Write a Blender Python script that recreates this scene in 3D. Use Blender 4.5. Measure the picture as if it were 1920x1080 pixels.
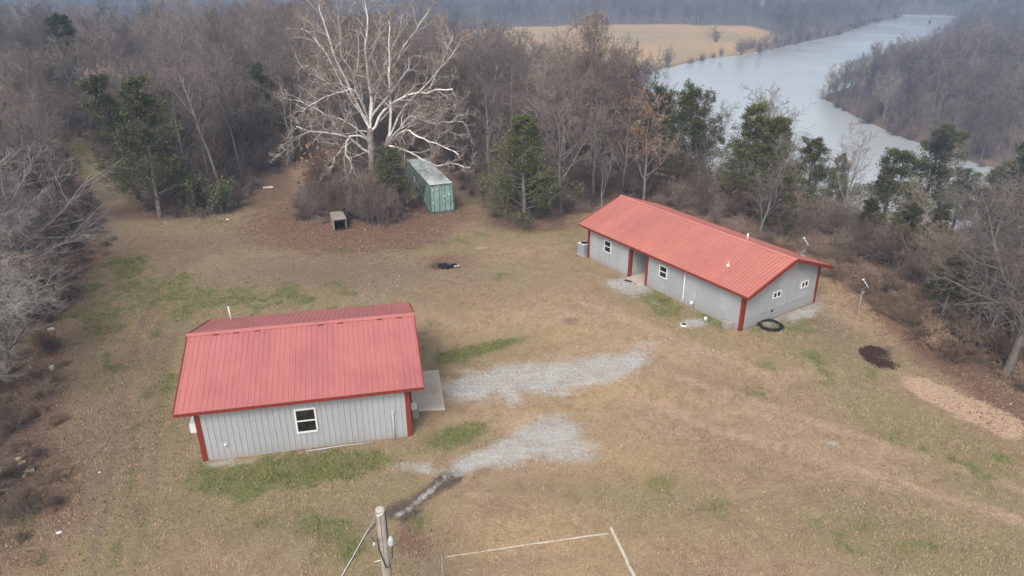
import bpy, math
import numpy as np
from mathutils import Matrix, Vector

# ------------------------------------------------------------------ camera, light, exposure
for o in list(bpy.data.objects): bpy.data.objects.remove(o)
scene = bpy.context.scene
COL = scene.collection
CAM_H = 19.13; F_PX = 1356.7; PITCH = 0.4261; ROLL = -0.00437
cp, sp = math.cos(PITCH), math.sin(PITCH)
FW = np.array([0, cp, -sp]); UP0 = np.array([0, sp, cp]); RT0 = np.array([1.0, 0, 0])
RT = RT0*math.cos(ROLL)+UP0*math.sin(ROLL); UPV = -RT0*math.sin(ROLL)+UP0*math.cos(ROLL)
cam_data = bpy.data.cameras.new('camera'); cam = bpy.data.objects.new('camera', cam_data); COL.objects.link(cam)
cam_data.sensor_width = 36; cam_data.lens = 36*F_PX/1920; cam_data.clip_start = 0.3; cam_data.clip_end = 5000
cam.matrix_world = Matrix(((RT[0], UPV[0], -FW[0], 0), (RT[1], UPV[1], -FW[1], 0), (RT[2], UPV[2], -FW[2], CAM_H), (0, 0, 0, 1)))
scene.camera = cam

SUN_ELEV, SUN_ROT = math.radians(46), math.radians(200)
world = bpy.data.worlds.new('World'); scene.world = world; world.use_nodes = True
wn = world.node_tree; wn.nodes.clear()
w_out = wn.nodes.new('ShaderNodeOutputWorld'); w_bg = wn.nodes.new('ShaderNodeBackground')
w_sky = wn.nodes.new('ShaderNodeTexSky'); w_sky.sky_type = 'NISHITA'; w_sky.sun_disc = False
w_sky.sun_elevation = SUN_ELEV; w_sky.sun_rotation = SUN_ROT; w_sky.dust_density = 3.0; w_sky.air_density = 1.0
w_hsv = wn.nodes.new('ShaderNodeHueSaturation'); w_hsv.inputs['Saturation'].default_value = 0.24
wn.links.new(w_sky.outputs[0], w_hsv.inputs['Color'])
wn.links.new(w_hsv.outputs[0], w_bg.inputs['Color']); w_bg.inputs['Strength'].default_value = 0.13
wn.links.new(w_bg.outputs[0], w_out.inputs['Surface'])
sun_d = bpy.data.lights.new('sun', 'SUN'); sun_d.energy = 1.25; sun_d.angle = math.radians(20); sun_d.color = (1.0, 0.945, 0.87)
sun = bpy.data.objects.new('sun', sun_d); COL.objects.link(sun)
sd = Vector((math.sin(SUN_ROT)*math.cos(SUN_ELEV), math.cos(SUN_ROT)*math.cos(SUN_ELEV), math.sin(SUN_ELEV)))
sun.rotation_euler = sd.to_track_quat('Z', 'Y').to_euler()
vs = scene.view_settings; vs.view_transform = 'Standard'; vs.look = 'None'; vs.gamma = 1; vs.exposure = 0.82
vs.use_curve_mapping = False
scene.render.engine = 'CYCLES'
scene.cycles.volume_bounces = 0; scene.cycles.max_bounces = 4; scene.cycles.diffuse_bounces = 2
scene.cycles.glossy_bounces = 2; scene.cycles.transparent_max_bounces = 4

# ------------------------------------------------------------------ helpers
rng = np.random.default_rng(7)
def ray(px, py):
    return FW + RT*(px-960)/F_PX - UPV*(py-540)/F_PX
def at(px, py, z=0.0):                      # where the line of sight meets the level z
    d = ray(px, py); t = (z-CAM_H)/d[2]
    return np.array([0, 0, CAM_H]) + d*t
def at_y(px, py, y):                        # where it meets the vertical plane at depth y
    d = ray(px, py); return np.array([0, 0, CAM_H]) + d*(y/d[1])
def to_px(x, y, z=0.0):
    dx, dy, dz = x, y, z-CAM_H
    w = dx*FW[0]+dy*FW[1]+dz*FW[2]; w = np.where(w < 0.5, 0.5, w)
    return 960+F_PX*(dx*RT[0]+dy*RT[1]+dz*RT[2])/w, 540-F_PX*(dx*UPV[0]+dy*UPV[1]+dz*UPV[2])/w
def sstep(x): x = np.clip(x, 0, 1); return x*x*(3-2*x)
def poly_sd(x, y, poly):                    # signed distance to polygon, negative inside
    x = np.asarray(x, float); y = np.asarray(y, float)
    dmin = np.full(x.shape, 1e18); inside = np.zeros(x.shape, bool); n = len(poly)
    for i in range(n):
        ax, ay = poly[i][:2]; bx, by = poly[(i+1) % n][:2]
        ex, ey = bx-ax, by-ay
        t = np.clip(((x-ax)*ex+(y-ay)*ey)/(ex*ex+ey*ey+1e-9), 0, 1)
        dmin = np.minimum(dmin, (x-ax-t*ex)**2+(y-ay-t*ey)**2)
        c = ((ay > y) != (by > y))
        with np.errstate(divide='ignore', invalid='ignore'):
            inside ^= c & (x < (bx-ax)*(y-ay)/(by-ay+1e-12)+ax)
    d = np.sqrt(dmin); return np.where(inside, -d, d)
def vnoise(x, y, scale, seed=0):            # value noise in -1..1
    r = np.random.default_rng(seed).uniform(-1, 1, (256, 256))
    u = x/scale; v = y/scale; i = np.floor(u).astype(int); j = np.floor(v).astype(int)
    fu = sstep(u-i); fv = sstep(v-j); i0 = i % 256; j0 = j % 256; i1 = (i0+1) % 256; j1 = (j0+1) % 256
    return (r[i0, j0]*(1-fu)+r[i1, j0]*fu)*(1-fv)+(r[i0, j1]*(1-fu)+r[i1, j1]*fu)*fv

def fast_mesh(name, V, faces, mats=(), midx=None, smooth=False):
    """faces: list of integer arrays, each (n,3) or (n,4)"""
    V = np.asarray(V, np.float32); me = bpy.data.meshes.new(name)
    me.vertices.add(len(V)); me.vertices.foreach_set('co', V.ravel())
    faces = [np.asarray(f, np.int32) for f in faces if len(f)]
    loops = np.concatenate([f.ravel() for f in faces])
    tot = np.concatenate([np.full(len(f), f.shape[1], np.int32) for f in faces])
    start = np.concatenate([[0], np.cumsum(tot)[:-1]]).astype(np.int32)
    me.loops.add(len(loops)); me.loops.foreach_set('vertex_index', loops)
    me.polygons.add(len(tot)); me.polygons.foreach_set('loop_start', start)
    if midx is not None: me.polygons.foreach_set('material_index', np.concatenate(midx).astype(np.int32))
    if smooth: me.polygons.foreach_set('use_smooth', np.ones(len(tot), bool))
    for m in mats: me.materials.append(m)
    me.update(calc_edges=True); return me

class MB:
    """collects simple shapes, then links them as one mesh object"""
    def __init__(s): s.v = []; s.f = []
    def add(s, vs_, fs_):
        n = len(s.v); s.v += [tuple(map(float, v)) for v in vs_]; s.f += [tuple(i+n for i in f) for f in fs_]; return s
    def box(s, x0, x1, y0, y1, z0, z1):
        return s.add([(x0, y0, z0), (x1, y0, z0), (x1, y1, z0), (x0, y1, z0), (x0, y0, z1), (x1, y0, z1), (x1, y1, z1), (x0, y1, z1)],
                     [(0, 3, 2, 1), (4, 5, 6, 7), (0, 1, 5, 4), (1, 2, 6, 5), (2, 3, 7, 6), (3, 0, 4, 7)])
    def obox(s, a, b, w, h, up=(0, 0, 1)):  # bar from a to b with width w and height h
        a = Vector(a); b = Vector(b); d = (b-a).normalized(); u = Vector(up)
        if abs(d.dot(u)) > .98: u = Vector((1, 0, 0))
        sd_ = d.cross(u).normalized()*w/2; u2 = sd_.cross(d).normalized()*h/2
        P = [p+q+r for p in (a, b) for q, r in ((-sd_, -u2), (sd_, -u2), (sd_, u2), (-sd_, u2))]
        return s.add(P, [(0, 3, 2, 1), (4, 5, 6, 7), (0, 1, 5, 4), (1, 2, 6, 5), (2, 3, 7, 6), (3, 0, 4, 7)])
    def prism(s, poly, z0, z1):
        n = len(poly); P = [(p[0], p[1], z0) for p in poly]+[(p[0], p[1], z1) for p in poly]
        return s.add(P, [tuple(range(n))[::-1], tuple(range(n, 2*n))]+[(i, (i+1) % n, n+(i+1) % n, n+i) for i in range(n)])
    def tube(s, pts, r, n=8, cap=True):
        pts = [Vector(p) for p in pts]; rs = r if hasattr(r, '__len__') else [r]*len(pts); base = len(s.v)
        for i, p in enumerate(pts):
            d = (pts[min(i+1, len(pts)-1)]-pts[max(i-1, 0)]).normalized()
            u = Vector((0, 0, 1)) if abs(d.z) < .9 else Vector((1, 0, 0))
            a = d.cross(u).normalized(); b = a.cross(d)
            for k in range(n):
                t = 2*math.pi*k/n; s.v.append(tuple(p+a*math.cos(t)*rs[i]+b*math.sin(t)*rs[i]))
        for i in range(len(pts)-1):
            for k in range(n):
                k2 = (k+1) % n; s.f.append((base+i*n+k, base+i*n+k2, base+(i+1)*n+k2, base+(i+1)*n+k))
        if cap:
            s.f.append(tuple(base+k for k in range(n))[::-1]); m = base+(len(pts)-1)*n; s.f.append(tuple(m+k for k in range(n)))
        return s
    def lathe(s, prof, n=16, c=(0, 0)):
        base = len(s.v)
        for r, z in prof:
            for k in range(n): t = 2*math.pi*k/n; s.v.append((c[0]+r*math.cos(t), c[1]+r*math.sin(t), z))
        for i in range(len(prof)-1):
            for k in range(n): k2 = (k+1) % n; s.f.append((base+i*n+k, base+i*n+k2, base+(i+1)*n+k2, base+(i+1)*n+k))
        s.f.append(tuple(base+k for k in range(n))[::-1]); m = base+(len(prof)-1)*n; s.f.append(tuple(m+k for k in range(n)))
        return s
    def mesh(s, name, mat, smooth=False):
        me = bpy.data.meshes.new(name); me.from_pydata(s.v, [], s.f); me.materials.append(mat)
        if smooth: me.polygons.foreach_set('use_smooth', [True]*len(me.polygons))
        me.update(); return me
    def build(s, name, mat, parent=None, smooth=False, bevel=0):
        o = link(name, s.mesh(name, mat, smooth), parent)
        if bevel:
            b = o.modifiers.new('b', 'BEVEL'); b.width = bevel; b.segments = 2; b.limit_method = 'ANGLE'
        return o

def link(name, me, parent=None, loc=None):
    o = bpy.data.objects.new(name, me); COL.objects.link(o)
    if parent is not None: o.parent = parent
    if loc is not None: o.location = loc
    return o
def thing(name, label, cat, loc=(0, 0, 0), rz=0, group=None, s=1):
    o = bpy.data.objects.new(name, None); COL.objects.link(o); o.empty_display_size = .3
    o.location = [float(q) for q in loc]; o.rotation_euler = (0, 0, float(rz)); o.scale = (s, s, s)
    return tag(o, label, cat, group)
def tag(o, label, cat, group=None, kind=None):
    if label: o['label'] = label
    if cat: o['category'] = cat
    if group: o['group'] = group
    if kind: o['kind'] = kind
    return o

# ------------------------------------------------------------------ materials
def new_mat(name):
    m = bpy.data.materials.new(name); m.use_nodes = True; nt = m.node_tree; nt.nodes.clear()
    o = nt.nodes.new('ShaderNodeOutputMaterial'); b = nt.nodes.new('ShaderNodeBsdfPrincipled')
    nt.links.new(b.outputs[0], o.inputs['Surface']); return m, nt, b
def N(nt, t, **k):
    n = nt.nodes.new(t)
    for a, v in k.items():
        if a.startswith('i_'): n.inputs[int(a[2:])].default_value = v
        else: setattr(n, a, v)
    return n
def noise(nt, scale, detail=4, rough=.6, vec=None, dim='3D'):
    n = nt.nodes.new('ShaderNodeTexNoise'); n.inputs['Scale'].default_value = scale
    n.inputs['Detail'].default_value = detail; n.inputs['Roughness'].default_value = rough
    if vec is not None: nt.links.new(vec, n.inputs['Vector'])
    return n.outputs['Fac']
def ramp(nt, fac, stops):
    r = nt.nodes.new('ShaderNodeValToRGB'); e = r.color_ramp.elements
    while len(e) < len(stops): e.new(.5)
    for i, (p, c) in enumerate(stops):
        e[i].position = p; e[i].color = (*(c if hasattr(c, '__len__') else (c, c, c)), 1)
    nt.links.new(fac, r.inputs[0]); return r.outputs[0]
def mixc(nt, fac, a, b, mode='MIX'):
    m = nt.nodes.new('ShaderNodeMix'); m.data_type = 'RGBA'; m.blend_type = mode
    for s_, v in ((m.inputs[0], fac), (m.inputs[6], a), (m.inputs[7], b)):
        if isinstance(v, (int, float)): s_.default_value = v
        elif isinstance(v, tuple): s_.default_value = (*v, 1)
        else: nt.links.new(v, s_)
    return m.outputs[2]
def math_(nt, op, a, b=0.0, clamp=False):
    m = nt.nodes.new('ShaderNodeMath'); m.operation = op; m.use_clamp = clamp
    for s_, v in ((m.inputs[0], a), (m.inputs[1], b)):
        if isinstance(v, (int, float)): s_.default_value = v
        else: nt.links.new(v, s_)
    return m.outputs[0]
def bump(nt, b, h, dist, strength=1.0):
    n = nt.nodes.new('ShaderNodeBump'); n.inputs['Distance'].default_value = dist; n.inputs['Strength'].default_value = strength
    nt.links.new(h, n.inputs['Height']); nt.links.new(n.outputs[0], b.inputs['Normal'])
def geo_pos(nt): return nt.nodes.new('ShaderNodeNewGeometry').outputs['Position']
def obj_co(nt): return nt.nodes.new('ShaderNodeTexCoord').outputs['Object']
def setb(b, rough=.6, spec=.5, metal=0.0):
    b.inputs['Roughness'].default_value = rough; b.inputs['Specular IOR Level'].default_value = spec; b.inputs['Metallic'].default_value = metal

def simple(name, col, rough=.6, var=.25, scale=3.0, spec=.4, metal=0.0, dirt=None, dirt_amt=.3, bmp=0.0):
    m, nt, b = new_mat(name); co = obj_co(nt); setb(b, rough, spec, metal)
    n = noise(nt, scale, 6, .65, co)
    c = mixc(nt, n, tuple(q*(1-var) for q in col), tuple(min(1, q*(1+var)) for q in col))
    oi = nt.nodes.new('ShaderNodeObjectInfo').outputs['Random']
    c = mixc(nt, 1.0, c, ramp(nt, oi, [(0, .93), (1, 1.07)]), 'MULTIPLY')
    if dirt:
        n2 = noise(nt, scale*.6, 8, .75, co)
        c = mixc(nt, math_(nt, 'MULTIPLY', ramp(nt, n2, [(.5, 0.0), (.7, 1.0)]), dirt_amt), c, dirt)
    nt.links.new(c, b.inputs['Base Color'])
    if bmp: bump(nt, b, noise(nt, scale*8, 3, .6, co), bmp)
    return m

def roof_mat(name, col):
    m, nt, b = new_mat(name); co = geo_pos(nt); setb(b, .5, .35)
    big = noise(nt, .5, 4, .6, co); fine = noise(nt, 45, 3, .7, co)
    mp = N(nt, 'ShaderNodeMapping'); mp.inputs['Scale'].default_value = (1.2, .12, .12); nt.links.new(obj_co(nt), mp.inputs['Vector'])
    streak = noise(nt, 9, 4, .7, mp.outputs[0])
    c = mixc(nt, ramp(nt, big, [(.3, 0.0), (.7, 1.0)]), tuple(q*.88 for q in col), tuple(min(1, q*1.13) for q in col))
    c = mixc(nt, ramp(nt, streak, [(.36, 0.0), (.70, .55)]), c, (col[0]*1.03, col[1]*1.5, col[2]*1.55))
    c = mixc(nt, ramp(nt, fine, [(.55, 0.0), (.8, .3)]), c, tuple(q*.6 for q in col))
    v = nt.nodes.new('ShaderNodeTexVoronoi'); v.inputs['Scale'].default_value = 1.3; nt.links.new(co, v.inputs['Vector'])
    c = mixc(nt, ramp(nt, v.outputs['Distance'], [(0.0, .5), (.045, 0.0)]), c, (.6, .5, .42))
    oi = nt.nodes.new('ShaderNodeObjectInfo').outputs['Random']
    c = mixc(nt, 1.0, c, ramp(nt, oi, [(0, (.95, .955, .97)), (1, (1.05, 1.04, 1.02))]), 'MULTIPLY')
    nt.links.new(c, b.inputs['Base Color'])
    nt.links.new(ramp(nt, big, [(.3, .42), (.7, .6)]), b.inputs['Roughness']); return m
M = {}
M['roof_a'] = roof_mat('red_roof_metal', (.41, .125, .115))
M['roof_b'] = roof_mat('red_roof_metal_bright', (.45, .148, .118))
M['trim'] = simple('dark_red_trim', (.20, .03, .016), .45, .15, 2, .5)
def wall_mat():
    m, nt, b = new_mat('grey_wall_metal'); co = geo_pos(nt); setb(b, .5, .4)
    n = noise(nt, .8, 5, .7, co); n2 = noise(nt, 7, 6, .75, co)
    c = mixc(nt, n, (.335, .342, .36), (.40, .405, .415))
    c = mixc(nt, ramp(nt, noise(nt, 1.7, 7, .75, co), [(.48, 0.0), (.72, .3)]), c, (.28, .275, .265))
    c = mixc(nt, ramp(nt, n2, [(.48, 0.0), (.75, .4)]), c, (.29, .28, .26))
    z = N(nt, 'ShaderNodeSeparateXYZ'); nt.links.new(co, z.inputs[0])
    low = ramp(nt, math_(nt, 'ADD', math_(nt, 'MULTIPLY', z.outputs[2], 1.0), math_(nt, 'MULTIPLY', n2, .7)), [(.3, .55), (.85, 0.0)])
    c = mixc(nt, low, c, (.27, .235, .19))                      # mud splash along the foot of the wall
    oi = nt.nodes.new('ShaderNodeObjectInfo').outputs['Random']
    c = mixc(nt, 1.0, c, ramp(nt, oi, [(0, .94), (1, 1.05)]), 'MULTIPLY')
    nt.links.new(c, b.inputs['Base Color']); return m
M['wall'] = wall_mat()
M['white'] = simple('white_vinyl', (.74, .74, .72), .4, .06, 4, .5, dirt=(.45, .42, .36), dirt_amt=.3)
M['concrete'] = simple('concrete', (.49, .42, .345), .85, .14, 1.2, .2, dirt=(.24, .21, .17), dirt_amt=.5, bmp=.004)
M['rough_concrete'] = simple('rough_concrete', (.33, .31, .28), .9, .3, 5, .2, dirt=(.16, .14, .12), dirt_amt=.6, bmp=.01)
M['pipe'] = simple('grey_pipe', (.46, .48, .50), .4, .08, 4, .5)
M['black'] = simple('black_rubber', (.018, .018, .02), .55, .3, 6, .4)
M['steel'] = simple('galvanised_steel', (.42, .44, .46), .4, .2, 8, .5, metal=.5)
M['dish'] = simple('dish_grey', (.34, .35, .37), .45, .1, 4, .5)
M['ac'] = simple('unit_grey', (.30, .33, .37), .5, .12, 8, .4)
M['weathered'] = simple('weathered_wood', (.30, .265, .225), .9, .35, 6, .15, dirt=(.11, .09, .075), dirt_amt=.7, bmp=.006)
M['pale_wood'] = simple('pale_timber', (.50, .45, .37), .9, .25, 6, .15, dirt=(.25, .2, .15), dirt_amt=.6, bmp=.006)
M['dark_wood'] = simple('dark_rotten_wood', (.05, .032, .025), .95, .4, 5, .1, bmp=.02)
M['char'] = simple('charred_wood', (.012, .012, .013), .9, .5, 8, .3, bmp=.02)
M['dark'] = simple('dark_gap', (.012, .01, .01), .9, .2, 5, .1)
M['debris'] = simple('pale_debris', (.58, .55, .50), .8, .25, 6, .2)
M['soil'] = simple('dark_mulch', (.075, .045, .036), 1.0, .5, 14, .05, dirt=(.13, .08, .06), dirt_amt=.6, bmp=.05)
M['stone'] = simple('yellow_stone', (.45, .37, .25), .9, .25, 5, .1)
def glass_mat():
    m, nt, b = new_mat('dark_window_glass'); setb(b, .06, .6); co = geo_pos(nt)
    c = mixc(nt, ramp(nt, noise(nt, 2.2, 3, .5, co), [(.4, 0.0), (.65, 1.0)]), (.008, .009, .011), (.03, .024, .018))
    nt.links.new(c, b.inputs['Base Color']); bump(nt, b, noise(nt, 3, 2, .5, co), .004); return m
M['glass'] = glass_mat()
def container_mat(name, a, bcol, rust_lo):
    m, nt, b = new_mat(name); co = obj_co(nt); setb(b, .6, .3)
    n = noise(nt, 1.6, 7, .7, co); n2 = noise(nt, 4.5, 8, .75, co)
    c = mixc(nt, ramp(nt, n, [(.35, 0.0), (.65, 1.0)]), a, bcol)
    c = mixc(nt, ramp(nt, n2, [(rust_lo, 0.0), (rust_lo+.1, .85)]), c, (.13, .055, .03))
    c = mixc(nt, ramp(nt, noise(nt, .9, 6, .7, co), [(.55, 0.0), (.66, .5)]), c, (.36, .37, .35))
    nt.links.new(c, b.inputs['Base Color']); return m
M['cont_side'] = container_mat('green_container_side', (.11, .17, .14), (.17, .235, .20), .62)
M['cont_door'] = container_mat('green_container_door', (.18, .29, .25), (.27, .38, .34), .60)
M['cont_roof'] = container_mat('green_container_roof', (.44, .50, .48), (.58, .62, .60), .64)
M['cont_trim'] = container_mat('green_container_trim', (.07, .12, .10), (.11, .15, .13), .50)

def bark(name, a, b_, scale=3, bmp=.02):
    m, nt, b = new_mat(name); co = geo_pos(nt); setb(b, .9, .15)
    n = noise(nt, scale, 5, .7, co)
    oi = nt.nodes.new('ShaderNodeObjectInfo').outputs['Random']
    c = mixc(nt, ramp(nt, n, [(.35, 0.0), (.65, 1.0)]), a, b_)
    c = mixc(nt, 1.0, c, ramp(nt, oi, [(0, (.55, .54, .53)), (.5, (.95, .93, .92)), (.88, (1.15, 1.12, 1.1)), (1, (1.75, 1.7, 1.65))]), 'MULTIPLY')
    nt.links.new(c, b.inputs['Base Color']); return m
M['bark'] = bark('grey_brown_bark', (.13, .11, .098), (.25, .225, .205))
M['twig'] = bark('grey_brown_twigs', (.165, .132, .112), (.31, .262, .23), .6)
M['brush_twig'] = bark('mauve_brown_brush_twigs', (.16, .118, .094), (.30, .24, .20), .5)
M['grey_twig'] = bark('pale_grey_twigs', (.225, .205, .182), (.40, .372, .335), .6)
M['pale_brown_twig'] = bark('pale_brown_twigs', (.21, .175, .15), (.36, .315, .28), .6)
M['white_bark'] = bark('white_peeling_bark', (.42, .39, .35), (.78, .76, .72), 2.2)
M['pale_syc'] = bark('pale_sycamore_branches', (.42, .37, .33), (.70, .65, .60), 1.5)
M['mottled_bark'] = bark('mottled_grey_bark', (.13, .11, .09), (.36, .34, .31), 1.6)
M['syc_twig'] = bark('reddish_brown_twigs', (.27, .20, .155), (.44, .35, .29), .5)
M['far_twig'] = bark('far_wood_twigs', (.13, .105, .085), (.25, .21, .175), .05)
M['tan_twig'] = bark('tan_dead_stalks', (.24, .165, .115), (.40, .30, .215), 1.2)
def leaf_mat(name, cols, rough=.7, per_obj=.25):
    m, nt, b = new_mat(name); setb(b, rough, .2)
    g = nt.nodes.new('ShaderNodeNewGeometry'); c = ramp(nt, g.outputs['Random Per Island'], cols)
    oi = nt.nodes.new('ShaderNodeObjectInfo').outputs['Random']
    c = mixc(nt, 1.0, c, ramp(nt, oi, [(0, 1-per_obj), (1, 1+per_obj)]), 'MULTIPLY')
    nt.links.new(c, b.inputs['Base Color']); return m
M['cedar'] = leaf_mat('cedar_foliage', [(0, (.038, .046, .019)), (.5, (.082, .094, .038)), (.82, (.14, .145, .062)), (1, (.24, .18, .10))])
M['olive'] = leaf_mat('olive_cedar_foliage', [(0, (.045, .05, .018)), (.5, (.085, .085, .03)), (.85, (.13, .12, .045)), (1, (.15, .11, .05))])
M['holly'] = leaf_mat('bright_green_foliage', [(0, (.05, .075, .025)), (.6, (.10, .135, .045)), (1, (.18, .20, .08))])
M['rust_leaf'] = leaf_mat('rust_leaves', [(0, (.14, .07, .04)), (.5, (.24, .125, .07)), (1, (.36, .22, .13))])
M['tan_leaf'] = leaf_mat('tan_leaves', [(0, (.16, .085, .045)), (.6, (.26, .16, .09)), (1, (.38, .27, .17))])
M['litter'] = leaf_mat('fallen_leaves', [(0, (.10, .05, .035)), (.35, (.19, .10, .065)), (.7, (.29, .17, .115)), (.93, (.37, .24, .165)), (1, (.50, .36, .26))], .8, 0)
M['dry_grass'] = leaf_mat('dry_grass_blades', [(0, (.20, .135, .085)), (.5, (.38, .28, .18)), (1, (.50, .385, .255))], .8, .3)
M['green_grass'] = leaf_mat('green_grass_blades', [(0, (.09, .115, .03)), (.6, (.18, .21, .065)), (1, (.36, .34, .15))], .8, .25)

# ------------------------------------------------------------------ terrain
WATER_Z = -22.0
AZ = np.radians([-180, -60, -35, -20, -10, 0, 8, 15, 20, 25, 30, 36, 45, 60, 180]); ED = np.array([180, 180, 170, 158, 125, 98, 80, 66, 60, 55, 50, 46, 42, 40, 40.])
AW = np.radians([-60, 0, 20, 60]); WW = np.array([60, 60, 42, 40.])
river_px = [(1700, 27), (1695, 33), (1648, 41), (1574, 68), (1500, 82), (1400, 104), (1338, 110), (1274, 125), (1242, 131), (1213, 150),
            (1195, 190), (1210, 240), (1260, 300), (1330, 360), (1450, 405), (1600, 440), (1800, 460), (2150, 500),
            (2150, 345), (1920, 330), (1823, 311), (1770, 290), (1710, 270), (1660, 250), (1590, 219), (1535, 188), (1535, 176),
            (1580, 163), (1640, 146), (1700, 116), (1750, 84), (1795, 54), (1805, 40), (1780, 30)]
river = [at(u, v, WATER_Z)[:2] for u, v in river_px]
field_px = [(1452, 74), (1440, 58), (1400, 50), (1300, 46), (1100, 47), (960, 50), (860, 58), (860, 110), (1000, 135), (1235, 128), (1275, 119), (1340, 106), (1400, 98)]
field = [at(u, v, -20.5)[:2] for u, v in field_px]
def terrain(x, y):
    r = np.hypot(x, y); az = np.arctan2(x, y)
    D = np.interp(az, AZ, ED); W = np.interp(az, AW, WW)
    h = -20.5*sstep((r-D)/W)
    base = np.where(r > D+4, 1.0, 0.0)
    h = h+base*vnoise(x, y, 14, 3)*.6*sstep((r-D)/20)
    sdv = poly_sd(x, y, river)
    carve = sstep((6-sdv)/8)                  # 1 in the river, 0 on the banks
    h = h*(1-carve)+np.minimum(h, -24.0)*carve
    hill = sstep((r-np.interp(az, np.radians([-60, 0, 6, 14, 40]), [500, 560, 640, 820, 900]))/420)
    h = h+hill*(75+vnoise(x, y, 160, 9)*22)
    near = np.clip(1-r/70, 0, 1)
    h = h+near*(vnoise(x, y, 2.2, 5)*.035+vnoise(x, y, .7, 6)*.015)*(r < 70)
    return h
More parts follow.
